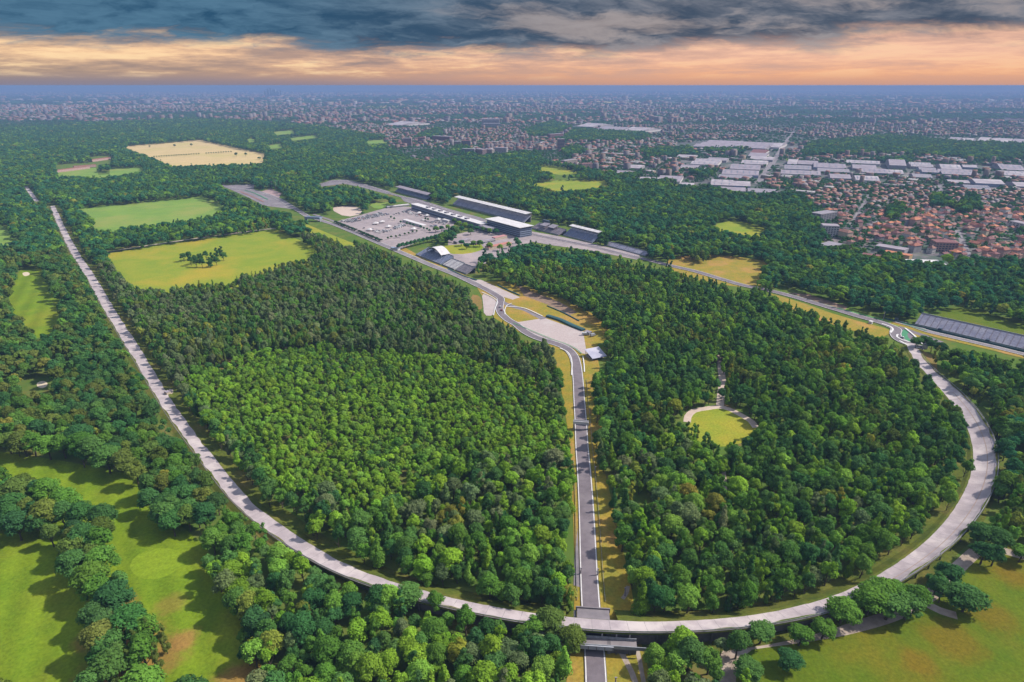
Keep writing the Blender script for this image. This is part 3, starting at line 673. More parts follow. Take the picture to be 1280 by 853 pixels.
clear_poly([(1146, 446), (1160, 452), (1168, 462), (1158, 466)])
sheet('dry_ground', [(1150, 438), (1170, 446), (1172, 466), (1150, 466)], PINEFLOOR, rounded=0)
clear_poly([(1145, 438), (1156, 437), (1158, 444), (1148, 446)])
# paddock
sheet('paddock', [(418, 278), (487, 259), (513, 259), (570, 275), (566, 284), (548, 294), (525, 302), (500, 312), (470, 303), (446, 291)], PAVE, rounded=0)
clear_poly([(420, 277), (486, 260), (513, 260), (566, 274), (564, 283), (552, 287), (546, 292), (528, 298), (506, 304), (482, 305), (448, 291)])
sheet('sandy_lot', [(413, 262), (420, 258), (449, 258), (454, 268), (432, 272)], SAND); clear_poly([(415, 262), (420, 259), (449, 259), (452, 268), (432, 271)])
sheet('lawn', [(460, 256), (478, 252), (490, 254), (488, 259), (470, 262)], MEADOW2); clear_poly([(462, 256), (478, 253), (488, 255), (486, 259), (470, 261)])
sheet('paddock', [(560, 296), (612, 283), (665, 300), (655, 316), (620, 330), (590, 336), (560, 320)], PAVE, rounded=0)
clear_poly([(565, 318), (580, 316), (600, 312), (596, 326), (588, 333), (576, 334)])
clear_poly([(568, 298), (590, 290), (640, 290), (660, 296), (662, 301), (636, 308), (618, 313), (600, 311), (586, 312), (566, 306)])
sheet('lawn', [(552, 308), (572, 306), (600, 304), (606, 312), (585, 318), (560, 318)], MEADOW); clear_poly([(554, 309), (572, 306), (574, 313), (560, 316)])
clear_poly([(516, 312), (560, 306), (578, 325), (596, 338), (590, 345), (560, 336), (516, 322)])
for q in ([(566, 245), (600, 252), (659, 266), (662, 281), (640, 282), (600, 273), (560, 262)], [(492, 231), (536, 244), (538, 253), (520, 252), (492, 243)], [(658, 270), (704, 284), (702, 294), (664, 288)], [(699, 278), (745, 291), (744, 304), (704, 296)]): clear_poly(q)
sheet('run_off', [(655, 288), (700, 296), (745, 306), (800, 319), (796, 325), (735, 313), (690, 307), (652, 300)], PAVE, rounded=0)
# a path along the top of the left meadow
C = line([(130, 316), (200, 305), (270, 295), (345, 285.5)]); tag(link('gravel_path', ribbon_mesh('gravel_path', C, 3.0, -3.0, mat('pale_path', (0.46, 0.38, 0.33)), next_z())), kind='structure'); clear_ribbon(C, 4, -3)
# ================================================================== THE UNDERPASS
def build_underpass():
    k = int(np.argmin(np.hypot(*(OC[:, :2] - CROSS[:2]).T))); t = OC[k + 1, :2] - OC[k - 1, :2]; t /= np.linalg.norm(t)
    n = np.array([-t[1], t[0]]); zi = OC[k, 2] + 0.75; zo = zi + OC[k, 3]; w = OC[k, 4]
    root = thing('underpass_bridge', 'concrete underpass bridge carrying the old banking over the straight circuit track', 'bridge', (*OC[k, :2], 0.0), math.atan2(t[1], t[0]))
    yi, yo = w / 2, -w / 2                                   # local: +y inside, -y towards the camera
    mb = MB(); mb.box(-6.8, 8.5, yi - 1.2, yi + 6.0, zi - 1.1, zi - 0.04); mb.obj('roof_slab', ASPH_OLD, root)
    mb = MB(); mb.box(-7.4, 9, yi + 6.03, yi + 6.6, zi - 2.0, zi + 0.7); mb.obj('parapet', ASPH_OLD, root)
    for s, x in ((-1, -7.6), (1, 7.6)):
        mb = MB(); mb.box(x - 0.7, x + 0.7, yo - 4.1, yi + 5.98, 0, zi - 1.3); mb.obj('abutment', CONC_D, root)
    mb = MB(); mb.box(-26, 20, yo - 4.2, yo + 1.2, 4.6, 5.2); mb.obj('service_deck', ASPH_OLD, root)
    mb = MB(); mb.box(-26, 20, yo - 0.6, yo - 0.2, 5.35, 6.6); mb.obj('inner_parapet', METAL, root)
    mb = MB(); mb.box(-27, 24, yo - 4.6, yo - 4.25, 4.0, 5.9); mb.obj('fascia', METAL, root)
    mb = MB(); mb.box(-9.5, 9.5, yo - 5.2, yo - 4.65, 3.4, 5.6); o = mb.obj('portal_beam', mat('portal_concrete', (0.40, 0.41, 0.46), (0.32, 0.33, 0.38), 0.3), root)
    for i in range(6):
        mb = MB(); x = -9.2 + i * 3.68; mb.box(x - 0.16, x + 0.16, yo - 5.4, yo - 5.22, 3.4, 5.6); mb.obj('rib', CONC_D, o)
    for x in (-24, -18, -12.5, -4.5, 4.5, 11, 17):
        mb = MB(); mb.box(x - 0.3, x + 0.3, yo - 0.05, yo + 0.5, 5.3, zo - 0.95); mb.obj('column', CONC, root)
    for x in (-22, -16, -11, 11, 17):
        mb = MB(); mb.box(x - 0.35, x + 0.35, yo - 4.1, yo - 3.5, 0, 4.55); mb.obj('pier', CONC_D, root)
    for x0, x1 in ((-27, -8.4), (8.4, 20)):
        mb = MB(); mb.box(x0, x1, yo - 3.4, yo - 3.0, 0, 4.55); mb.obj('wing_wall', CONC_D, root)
build_underpass()
clear_poly([(716, 783), (800, 785), (798, 813), (730, 815), (724, 806)])

# low bridge over the central straight
def beam_bridge(p0, p1, z, wid, label, depth=0.9, mt=None):
    a, b = G(*p0, z), G(*p1, z); c = (a + b) / 2; ang = math.atan2(b.y - a.y, b.x - a.x); L_ = (b - a).length
    root = thing('track_bridge', label, 'bridge', (c.x, c.y, 0), ang)
    mb = MB(); mb.box(-L_ / 2, L_ / 2, -wid / 2, wid / 2, z - depth, z); mb.obj('deck', mt or PALEROOF, root)
    for s in (-1, 1):
        mb = MB(); mb.box(-L_ / 2, L_ / 2, s * wid / 2 - 0.08, s * wid / 2 + 0.08, z + 0.02, z + 1.0); mb.obj('side_panel', mt or PALEROOF, root)
        mb = MB(); mb.box(s * (L_ / 2 - 0.5) - 0.4, s * (L_ / 2 - 0.5) + 0.4, -wid / 2 + .1, wid / 2 - .1, 0, z - depth - 0.01); mb.obj('support', METAL, root)
beam_bridge((716.5, 527), (736, 528.5), 6.5, 2.6, 'pale advertising bridge across the central straight between the woods', 1.2, ROOFW)
beam_bridge((382, 271), (401, 272), 8.0, 9.0, 'blue grey footbridge over the straight beside the big car park', 3.0, BLUEGREY)

# ================================================================== GRANDSTANDS AND PIT BUILDINGS
def frame_of(p0, p1, z=0.0, away=True):
    a, b = G(*p0, z), G(*p1, z); a.z = b.z = 0
    d = (b - a); L_ = d.length; ang = math.atan2(d.y, d.x)
    return (a + b) / 2, L_, ang
def grandstand(label, p0, p1, depth, h, roof=None, rows=12, seat=SEAT, h0=1.5, aisles=8, flip=1, z=0.0, roofm=ROOFW, cat='grandstand', group=None):
    """front edge p0->p1; the stand climbs away from it (flip=1: away from the camera)"""
    c, L_, ang = frame_of(p0, p1, z)
    root = thing('grandstand', label, cat, (c.x, c.y, 0), ang, group); f = flip
    mb = MB()
    for r in range(rows):
        y0, y1 = depth * r / rows, depth * (r + 1) / rows; zt = h0 + (h - h0) * (r + 1) / rows
        mb.box(-L_ / 2, L_ / 2, min(f * y0, f * y1), max(f * y0, f * y1), max(0, zt - 1.6), zt)
    st = mb.obj('stepped_seating', seat, root); tag(st, kind='stuff')
    for i in range(aisles):
        x = -L_ / 2 + (i + 0.5) * L_ / aisles; mb = MB()
        for r in range(rows):
            y0, y1 = depth * r / rows, depth * (r + 1) / rows; zt = h0 + (h - h0) * (r + 1) / rows
            mb.box(x - 0.45, x + 0.45, min(f * y0, f * y1) + 0.01, max(f * y0, f * y1) - 0.01, zt + 0.005, zt + 0.18)
        mb.obj('aisle', PALEROOF, root)
    mb = MB(); mb.box(-L_ / 2, L_ / 2, min(0, -f * 0.3), max(0, -f * 0.3), 0, h0 + 0.9); mb.obj('front_wall', METAL, root)
    mb = MB(); mb.box(-L_ / 2 - .2, L_ / 2 + .2, *sorted((f * depth + f * 0.01, f * depth + f * 0.4)), 0, h + 1.2); mb.obj('back_wall', METAL, root)
    if roof:
        rz0, rz1, over = roof                                # front height, back height, how far the roof reaches forward
        y0, y1 = depth * (1 - over), depth + 1.5
        q = [(-L_ / 2 - 1, f * y0), (L_ / 2 + 1, f * y0), (L_ / 2 + 1, f * y1), (-L_ / 2 - 1, f * y1)]; zz = [rz0, rz0, rz1, rz1]
        mb = MB(); mb.hexa([(x, y, z - 0.5) for (x, y), z in zip(q, zz)], [(x, y, z) for (x, y), z in zip(q, zz)]); r_ = mb.obj('roof', roofm, root)
        n = max(4, int(L_ / 11))
        for i in range(n + 1):
            x = -L_ / 2 + i * L_ / n; mb = MB(); mb.box(x - .3, x + .3, *sorted((f * (depth + .45), f * (depth + 1.1))), 0, rz1 - 0.6); mb.obj('column', CONC, root)
            mb = MB(); mb.bar((x, f * y0, rz0 + 0.15), (x, f * y1, rz1 + 0.15), 0.3, 0.3); mb.obj('roof_beam', METAL, r_)
    return root
# big open stand at the right edge (climbs away from the track)
rog = grandstand('long uncovered grey grandstand with pale stepped rows facing the second chicane', (1143, 407), (1292, 442), 17, 9.5, None, 22, SEAT, 1.6, 18)
for i in range(4):
    mb = MB(); x = -70 + i * 42; mb.box(x - 1.6, x + 1.6, -1.2, 2.4, 0, 3.4); mb.obj('stair_hut', DARK, rog)
mb = MB(); mb.box(-80, 80, -3.4, -3.0, 0, 1.8); mb.obj('green_fence', TEALB, rog)
clear_poly([(1142, 404), (1156, 389), (1290, 425), (1290, 445), (1262, 437)])
# stands along the start and finish straight, seen across the pit roofs
grandstand('long main grandstand with thin white roof and blue grey seats opposite the pits', (566, 256.5), (655, 279.5), 16, 13, (17, 18.5, 0.75), 12, SEAT, 2.0, 12)
grandstand('dark roofed grandstand at the far end of the start straight', (494, 240), (533, 250.5), 13, 9, (12.0, 14.0, 0.9), 9, SEAT_B, 1.5, 6, roofm=PALEROOF)
grandstand('white roofed grandstand with open blue seats nearest the tall round tree', (704, 295), (740, 304.5), 20, 12, (16, 17.5, 0.35), 14, SEAT_B, 1.5, 6)
old = grandstand('old pale grandstand with two sloping grey canopies between the two white roofed stands', (664, 286), (698, 295), 18, 8, None, 10, PALEROOF, 1.5, 5)
for x, y, z0, z1 in ((-9, 3, 10, 13), (9, 6, 9, 12.5)):
    mb = MB(); mb.hexa([(x - 8, y, z0 - .4), (x + 8, y, z0 - .4), (x + 8, y + 12, z1 - .4), (x - 8, y + 12, z1 - .4)], [(x - 8, y, z0), (x + 8, y, z0), (x + 8, y + 12, z1), (x - 8, y + 12, z1)])
    mb.obj('canopy', GREYROOF, old)
    for dx in (-7, 7):
        mb = MB(); mb.box(x + dx - .3, x + dx + .3, y + 10, y + 10.6, 0, z1 - 1.1); mb.obj('column', CONC, old)
mb = MB(); mb.box(-26, -10, 17, 21, 0, 16); mb.obj('timing_tower', DARK, old)
grandstand('low grey stand beside the straight past the last covered stand', (755, 307), (806, 321), 9, 5, None, 6, SEAT, 1.0, 5)
# stands on the woods side of the paddock, backs to it
dome = grandstand('small stand under a white arched canopy beside the run to the chicane', (520, 319.5), (551, 331.5), 22, 9, None, 10, SEAT_B, 1.5, 4)
def arch_roof(root, x0, x1, y0, y1, z0, rise, mt, n=8):
    mb = MB()
    for i in range(n):
        a, b = i / n, (i + 1) / n; za = z0 + rise * math.sin(PI * a); zb = z0 + rise * math.sin(PI * b)
        xa, xb = x0 + (x1 - x0) * a, x0 + (x1 - x0) * b
        mb.hexa([(xa, y0, za - .3), (xb, y0, zb - .3), (xb, y1, zb - .3), (xa, y1, za - .3)], [(xa, y0, za), (xb, y0, zb), (xb, y1, zb), (xa, y1, za)])
    return mb.obj('arched_canopy', mt, root)
arch_roof(dome, -21, 21, 10, 26, 10, 7.5, ROOFW)
for x in (-20, 20):
    for y in (11, 25):
        mb = MB(); mb.box(x - .35, x + .35, y - .35, y + .35, 0, 10); mb.obj('column', METAL, dome)
grandstand('small open stand with bright white rows next to the arched canopy stand', (553, 332), (568, 338), 17, 7, None, 9, ROOFW, 1.2, 3)
grandstand('small open stand with grey rows at the end of the paddock', (569, 338.5), (583, 343.5), 15, 7, None, 9, GREYROOF, 1.2, 3)

def block(name, label, cat, p0, p1, depth, h, wall, roof, z_is_top=True, floors=0, parapet=True, group=None, overhang=0.0, bays=0, winm=DARK):
    """box building: p0->p1 is the upper front edge in the photo (z_is_top) or the foot of the front wall"""
    c, L_, ang = frame_of(p0, p1, h if z_is_top else 0.0)
    root = thing(name, label, cat, (c.x, c.y, 0), ang, group); x = L_ / 2
    mb = MB(); mb.box(-x, x, 0, depth, 0, h - 0.6); mb.obj('wall', wall, root)
    o = overhang
    mb = MB(); mb.box(-x - o, x + o, -o, depth + o, h - 0.6 + 0.003, h); r = mb.obj('roof', roof, root)
    if bays:
        fh = (h - 1.6) / floors; nb = max(1, int(depth / (L_ / bays))); s = 1 if c.x < 0 else -1
        ww = L_ / bays * 0.32; wd = depth / nb * 0.32
        m1 = MB(); m1.box(-ww, ww, -0.12, 0.05, 0, fh * 0.55); m1 = m1.mesh('window', winm)
        m2 = MB(); m2.box(-0.1, 0.12, -wd, wd, 0, fh * 0.55); m2 = m2.mesh('window', winm)
        for fl in range(floors):
            zc = 1.2 + fl * fh
            for i in range(bays): link('window', m1, root, (-x + (i + 0.5) * L_ / bays, 0, zc))
            for i in range(nb): link('window', m2, root, (s * x, (i + 0.5) * depth / nb, zc))
    elif floors:
        for fl in range(floors):
            zc = 1.0 + fl * (h - 1.4) / floors; hh = (h - 1.4) / floors * 0.5
            mb = MB(); mb.box(-x - 0.1, x + 0.1, -0.12, depth + 0.12, zc, zc + hh); mb.obj('window_band', winm, root)
    return root

pit = block('pit_building', 'very long low pit building with white roof and dark glazed front above the paddock', 'building', (514, 255), (601, 280.5), 15, 11, BLUEGREY, ROOFW, True, 2, overhang=1.0)
for i in range(7):
    mb = MB(); mb.box(-75 + i * 24, -66 + i * 24, 4, 10, 11.02, 13.0); mb.obj('roof_unit', GREYROOF, pit)
tower = block('hospitality_building', 'tall glazed hospitality building with big flat white roof beside the pits', 'building', (608.5, 273.5), (650, 284.5), 26, 18, BLUEGREY, ROOFW, True, 5, overhang=2.5)
block('race_control', 'grey block with flat roof at the near end of the pit building', 'building', (598, 282), (612, 286), 14, 9, METAL, GREYROOF, True, 2)
block('shed', 'long white low shed standing in the middle of the car park', 'shed', (503, 274.5), (528, 282), 9, 4.5, WALLS[1], ROOFW, True)
block('shed', 'small white tent roofed shed at the edge of the car park by the pits', 'shed', (552, 274), (560, 276), 8, 4, WALLS[1], ROOFW, True)
block('shed', 'long pale red roofed shed behind the paddock trees', 'shed', (611, 309.5), (640, 303.5), 10, 5, WALLS[0], mat('faded_red_roof', (0.50, 0.20, 0.16), (0.42, 0.17, 0.14), 0.2), True)
block('shed', 'short pink roofed shed beside the glazed hospitality building', 'shed', (619, 297.5), (634, 294.5), 9, 5, WALLS[0], mat('pink_roof', (0.50, 0.24, 0.24), (0.42, 0.20, 0.2), 0.2), True)
block('shed', 'row of white huts with dark fronts beside the pink roofed shed', 'shed', (592, 303.5), (619, 299), 8, 4.5, WALLS[1], PALEROOF, True, 1)
block('shed', 'grey flat shed half hidden by trees at the paddock edge', 'shed', (571, 302.5), (588, 299), 9, 4, WALLS[4], PALEROOF, True)
block('garage', 'white roofed garage strip at the top of the car park', 'garage', (484, 258.5), (512, 255.5), 8, 4, WALLS[1], ROOFW, True, 1)
block('gatehouse', 'small white gatehouse by the car park hedge', 'gatehouse', (488, 309.5), (497, 311), 6, 4, WALLS[1], BLUEGREY, True)
_c, _l, _a = frame_of((742, 452), (757, 449)); pv = thing('shelter', 'pale slanted roof of a spectator shelter among the trees right of the chicane', 'shelter', (_c.x, _c.y, 0), _a)
mb = MB(); mb.hexa([(-8, 0, 2.6), (8, 0, 2.6), (8, 15, 6.6), (-8, 15, 6.6)], [(-8, 0, 2.9), (8, 0, 2.9), (8, 15, 6.9), (-8, 15, 6.9)]); mb.obj('roof', SEAT, pv)
for x in (-7, 0, 7):
    for y in (1, 14): mb = MB(); mb.box(x - .15, x + .15, y - .15, y + .15, 0, 2.6 + y * .26); mb.obj('post', METAL, pv)
for r in range(4): mb = MB(); mb.box(-7, 7, 3 + r * 2.6, 5 + r * 2.6, 0, .6 + r * .75); mb.obj('bench_step', CONC, pv)
clear_poly([(743, 436), (757, 431), (759, 449), (743, 453)])
block('marshal_hut', 'little white marshal hut on the grass by the second chicane', 'hut', (1086, 401.5), (1090, 402.5), 4, 3, WALLS[1], ROOFW, True)
block('marshal_hut', 'little grey marshal hut at the corner of the tyre barrier', 'hut', (730, 418), (736, 420), 5, 3.5, METAL, GREYROOF, False)
block('kiosk', 'small cream kiosk where a path crosses the left straight of the old track', 'kiosk', (209, 495), (214, 493), 4, 3, WALLS[0], PALEROOF, False)
block('white_cabin', 'white cabin at the far end of the long grandstand straight', 'cabin', (1153, 436), (1159, 437), 7, 4, WALLS[1], ROOFW, False)
block('shed', 'pale shed in the woods beyond the start straight', 'shed', (1027, 358), (1032, 357), 6, 4, WALLS[1], ROOFW, False)
# lamp mast by the far hairpin and a few lamps
def mast(px, py, h, label, name='lamp_mast'):
    p = G(px, py); t = thing(name, label, 'lamp mast', p)
    mb = MB(); mb.tube([(0, 0, 0), (0, 0, h)], [0.45, 0.25], 6); mb.obj('pole', PALEROOF, t)
    mb = MB(); k = 0.35 if h < 10 else 1.0; mb.box(-1.6 * k, 1.6 * k, -.5 * k, .5 * k, h, h + k); mb.obj('lamp_head', PALEROOF, t)
mast(345.5, 239, 26, 'tall pale lamp mast beside the far hairpin'); mast(340.5, 237, 18, 'shorter pale mast left of the tall lamp mast')
mast(781, 745, 5, 'short lamp post on the dirt path above the underpass', 'lamp_post'); mast(769, 858, 5, 'short white lamp post beside the track below the underpass', 'lamp_post')
mast(747, 720, 4.5, 'marshal post light on the right verge of the straight', 'marshal_post'); mast(726, 718, 4, 'marshal post light on the left verge of the straight', 'marshal_post'); mast(744, 592, 5, 'signal post on the right verge beside the tree shadow', 'marshal_post')
mast(1104, 400, 9, 'thin pale mast at the second chicane', 'marshal_post')

# ================================================================== VEHICLES
CARCOL = [mat('car_white', (0.7, 0.7, 0.72), rough=0.3), mat('car_black', (0.03, 0.03, 0.035), rough=0.3), mat('car_silver', (0.36, 0.37, 0.4), rough=0.3), mat('car_blue', (0.06, 0.10, 0.24), rough=0.3), mat('car_red', (0.45, 0.05, 0.04), rough=0.3)]
TYRE = mat('tyre_rubber', (0.03, 0.03, 0.03))
def car_mesh(m, van=False):
    mb = MB()
    if van:
        mb.box(-3.0, 3.0, -1.1, 1.1, 0.45, 1.2); mb.hexa([(-2.95, -1.08, 1.2), (2.4, -1.08, 1.2), (2.4, 1.08, 1.2), (-2.95, 1.08, 1.2)], [(-2.9, -1, 2.7), (1.8, -1, 2.7), (1.8, 1, 2.7), (-2.9, 1, 2.7)]); mb.box(1.75, 2.5, -.9, .9, 1.5, 2.3, 1)
    else:
        mb.box(-2.2, 2.2, -0.9, 0.9, 0.35, 0.85)
        mb.hexa([(-1.7, -.85, .85), (1.1, -.85, .85), (1.1, .85, .85), (-1.7, .85, .85)], [(-1.2, -.7, 1.42), (.4, -.7, 1.42), (.4, .7, 1.42), (-1.2, .7, 1.42)], 1)
        mb.box(-1.15, .35, -.68, .68, 1.43, 1.47)
    for x in (-1.4, 1.4):
        for y in (-.9, .9): mb.tube([(x, y - .1, .34), (x, y + .1, .34)], [.34, .34], 8, 2)
    return mb.mesh('van' if van else 'parked_car', [m, DARK, TYRE])
CARS = [car_mesh(m) for m in CARCOL]; VANS = [car_mesh(CARCOL[0], True), car_mesh(CARCOL[2], True)]
def car_row(p0, p1, n, rows, label, group, van=0.1, jit=0.15, fill=0.85):
    a, b = G(*p0), G(*p1); d = (b - a); ang = math.atan2(d.y, d.x); u = d.normalized(); v = Vector((-u.y, u.x, 0))
    for r in range(rows):
        for i in range(n):
            if random.random() > fill: continue
            p = a + d * (i / max(1, n - 1)) + v * (r * 7.5) + u * random.uniform(-jit, jit)
            isv = random.random() < van
            me = random.choice(VANS) if isv else CARS[random.choices(range(5), [5, 3, 3, 1, 1])[0]]
            tag(link('van' if isv else 'parked_car', me, None, (p.x, p.y, 0.7), ang + PI / 2 + random.choice((0, PI))), label if not isv else label.replace('car ', 'van '), 'van' if isv else 'car', group if not isv else group.replace('cars', 'vans'))
car_row((438, 279), (486, 268.5), 24, 4, 'small car parked in the packed rows at the upper left of the car park', 'cars in the packed rows of the car park')
car_row((504, 265), (522, 271), 9, 2, 'car parked in the short rows close to the pit building', 'cars close to the pit building')
car_row((484, 290), (506, 283), 10, 2, 'car parked along the middle line of the car park', 'cars along the middle of the car park', 0.5)
car_row((538, 283), (546, 285), 6, 2, 'car parked near the hedges at the right of the car park', 'cars at the right of the car park', 0.2)
car_row((527, 276), (543, 280), 8, 1, 'car parked behind the white shed in the car park', 'cars behind the white shed')
car_row((455, 286), (478, 293), 9, 2, 'car parked in the lower left part of the car park', 'cars in the lower left of the car park', 0.25, 1.0, .7)
car_row((497, 269), (512, 264), 7, 2, 'car parked near the pit end of the car park', 'cars near the pit end of the car park', 0.3, 1.0, .7)
car_row((540, 278), (556, 281), 8, 2, 'car parked beside the small white tent roofed shed', 'cars beside the tent roofed shed', 0.3, 1.0, .8)
car_row((592, 307), (612, 303), 8, 2, 'car parked beside the row of white huts', 'cars beside the white huts', 0.3, 1.0, .8)
for i, (px, py) in enumerate(((470, 281), (478, 279), (486, 285), (517, 288), (524, 268), (534, 271), (548, 276), (462, 289))):
    p = G(px, py); tt = thing('event_tent', ('white peaked event tent ' + ('at the left of the car park', 'behind the packed car rows', 'at the middle line of the car park', 'by the small round trees', 'close to the pit building front', 'between the white shed and the pits', 'near the tent roofed shed', 'by the lower car park hedge')[i]), 'tent', p, 0.4 * i, 'event tents in the car park')
    mb = MB(); mb.hexa([(-5, -4, 3), (5, -4, 3), (5, 4, 3), (-5, 4, 3)], [(-.3, -.3, 5.5), (.3, -.3, 5.5), (.3, .3, 5.5), (-.3, .3, 5.5)]); mb.obj('canopy', ROOFW, tt)
    for x in (-4.8, 4.8):
        for y in (-3.8, 3.8): mb = MB(); mb.box(x - .1, x + .1, y - .1, y + .1, 0, 3); mb.obj('pole', METAL, tt)
for px, py, m, lb in ((625.5, 385, 0, 'white car with red car behind, driving through the chicane'), (627, 389, 4, 'red car following the white car in the chicane'), (1128, 423.5, 0, 'white car on the track at the second chicane')):
    p = G(px, py); tag(link('car', CARS[m], None, (p.x, p.y, 0.9), 1.7), lb, 'car')
for i, (px, py) in enumerate(((731, 419.5), (741, 421))):
    p = G(px, py); tag(link('service_van', VANS[i], None, (p.x, p.y, 0.9), 0.6 * i), ('white service van parked at the corner of the gravel trap', 'silver service van parked on the track behind the tyre barrier')[i], 'van')
# ================================================================== THE TOWN
TOWN = np.zeros_like(MASK); WOOD = np.zeros_like(MASK)
EDGE = [(-240, 164), (0, 163), (60, 160), (100, 156), (170, 153), (230, 150), (300, 152), (400, 160), (430, 165), (480, 173), (484, 188), (500, 197), (515, 204), (530, 206), (575, 200), (640, 196), (670, 193), (680, 205), (730, 214), (760, 221), (800, 223), (850, 229), (890, 239), (915, 247), (960, 249), (985, 247), (1003, 253), (1025, 270), (1029, 300), (1040, 317), (1090, 325), (1130, 329), (1150, 335), (1188, 331), (1280, 334), (1520, 345)]
raster(EDGE + [(1520, 101), (-240, 101)], TOWN)
for q in ([(700, 178), (716, 164), (770, 162), (806, 166), (812, 176), (770, 179)], [(1000, 196), (1010, 181), (1100, 172), (1180, 176), (1300, 178), (1300, 200), (1240, 204), (1180, 198), (1100, 195), (1050, 196)], [(880, 192), (884, 182), (936, 183), (938, 191), (925, 195)],
          [(654, 165), (690, 153), (716, 160), (690, 172), (660, 172)], [(560, 196), (575, 180), (590, 190), (600, 192), (590, 199)], [(1105, 265), (1120, 258), (1135, 270), (1110, 280)], [(1160, 250), (1185, 246), (1190, 262), (1165, 262)], [(1200, 255), (1220, 252), (1226, 268), (1196, 270)],
          [(520, 172), (545, 162), (560, 166), (540, 176)], [(860, 220), (885, 212), (896, 218), (880, 226)], [(800, 190), (862, 186), (870, 196), (810, 200)], [(700, 190), (720, 184), (735, 192), (712, 200)], [(1075, 205), (1140, 198), (1140, 206)]):
    raster(q, WOOD)
TGROUND = mat('town_ground', (0.11, 0.095, 0.11), (0.035, 0.072, 0.04), 0.035, detail=6, c3=(0.20, 0.17, 0.17), scale3=0.012, lo=0.42, hi=0.56)
_e = [(x, y) for x, y in EDGE if x >= 484]
sheet('town_ground', _e + [(1520, 152), (484, 152)], TGROUND, rounded=0)
LOTS = []                                                    # (x, y, radius) of everything built, so trees keep clear
def lot(c, r): LOTS.append((c[0], c[1], r))
for p, w in (([(992, 165), (980, 182), (970, 198), (958, 214), (948, 230)], 9), ([(1062, 284), (1072, 268), (1081, 254), (1086, 244)], 4), ([(1214, 336), (1210, 318), (1204, 305), (1196, 288)], 4), ([(1098, 242), (1150, 240), (1196, 246), (1240, 256), (1290, 262)], 4),
             ([(1180, 250), (1177, 240), (1174, 232)], 5), ([(1090, 300), (1130, 296), (1180, 300), (1204, 305)], 3.5), ([(1050, 292), (1078, 286), (1100, 276), (1130, 268), (1165, 262)], 3.5)):
    C = line(p, 8); tag(link('street', ribbon_mesh('street', C, w, -w, ASPH_OLD, next_z())), kind='structure')
    for q in C[::1]: lot(q, w * 0.8)
for q, m in (([(1225, 285), (1240, 274), (1262, 276), (1258, 288), (1236, 292)], DIRT), ([(985, 236), (1050, 230), (1090, 236), (1060, 242), (1000, 244)], DIRT), ([(1180, 188), (1194, 184), (1200, 188), (1188, 191)], MEADOW), ([(1095, 179), (1104, 180), (1112, 185), (1098, 184)], MEADOW),
             ([(980, 198), (1060, 199), (1058, 202), (985, 202)], MEADOW2), ([(866, 185), (884, 184), (886, 190), (868, 191)], MEADOW), ([(696, 165), (716, 162), (716, 166), (704, 169)], WHEAT), ([(450, 133), (540, 131), (545, 134), (460, 136)], WHEAT), ([(850, 120), (958, 119), (965, 121.2), (860, 122)], WHEAT), ([(600, 126), (700, 124.5), (705, 127), (610, 128)], WHEAT), ([(1000, 119), (1105, 118.4), (1100, 120.2), (1010, 120.6)], WHEAT), ([(330, 129), (385, 128), (392, 130.5), (336, 131.5)], WHEAT), ([(745, 127), (800, 126.5), (798, 128.6), (750, 129)], WHEAT), ([(1150, 125), (1230, 124), (1234, 126), (1156, 127)], WHEAT), ([(40, 137), (72, 135), (80, 138), (46, 140)], WHEAT), ([(180, 122), (260, 121), (262, 122.6), (186, 123.4)], WHEAT), ([(895, 134), (940, 133), (944, 135.5), (900, 136)], WHEAT), ([(520, 118), (590, 117.5), (586, 119), (526, 119.4)], WHEAT), ([(975, 228), (1010, 228), (1008, 234), (976, 234)], MEADOW2)):
    sheet('field', q, m, rounded=0)

# ---- single buildings that can be told apart
def bk(*a, **k):
    r = block(*a, **k); w = r.children[0].data.vertices; xs = max(v.co.x for v in w); ys = max(v.co.y for v in w)
    cx = r.location + Vector((-math.sin(r.rotation_euler.z), math.cos(r.rotation_euler.z), 0)) * ys / 2
    n = max(1, int(xs * 2 / max(6, ys)))
    for i in range(n):
        o = (i + .5) / n * 2 * xs - xs; lot((cx.x + math.cos(r.rotation_euler.z) * o, cx.y + math.sin(r.rotation_euler.z) * o), max(ys, 2 * xs / n) * 0.62)
    return r
APT = [('white apartment block with rows of dark windows at the edge of the woods', (1029, 282), (1050, 283), 20, 20, WALLS[1], PALEROOF, 6, 6),
       ('violet grey apartment block behind the white apartment block', (1027, 268), (1047, 265), 22, 19, WALLS[4], GREYROOF, 6, 6),
       ('low grey stepped block between the white apartment block and the woods', (1037, 309), (1054, 305), 22, 11, WALLS[4], GREYROOF, 3, 5),
       ('white terraced flats with blue balconies at the edge of the woods', (1078, 318), (1111, 322), 12, 11, WALLS[1], MAROON, 3, 9),
       ('small white flats left of the terraced flats', (1056, 313), (1071, 311), 12, 9, WALLS[1], MAROON, 3, 4),
       ('wide pinkish apartment building with maroon roof among the red roofed houses', (1171, 303), (1199, 304), 22, 15, WALLS[3], MAROON, 4, 7),
       ('white block of flats at the right edge of the town', (1262, 276), (1284, 281), 16, 13, WALLS[1], PALEROOF, 4, 5)]
for lb, a, b, d, h, w, r, f, n in APT: bk('apartment_block', lb, 'apartment block', a, b, d, h, w, r, True, f, bays=n)
for lb, a, b, d, h, w, r in (('long grey shed with pale roof behind the orange roofed hall', (1094, 307), (1131, 313), 20, 8, WALLS[4], PALEROOF), ('bright orange roofed hall next to the grey shed', (1104, 314), (1137, 320), 12, 8, WALLS[2], ORANGE2),
      ('big white flat roofed hall at the edge of the right hand woods', (1141, 330), (1184, 331), 26, 8, WALLS[1], ROOFW)):
    bk('hall', lb, 'hall', a, b, d, h, w, r, True)
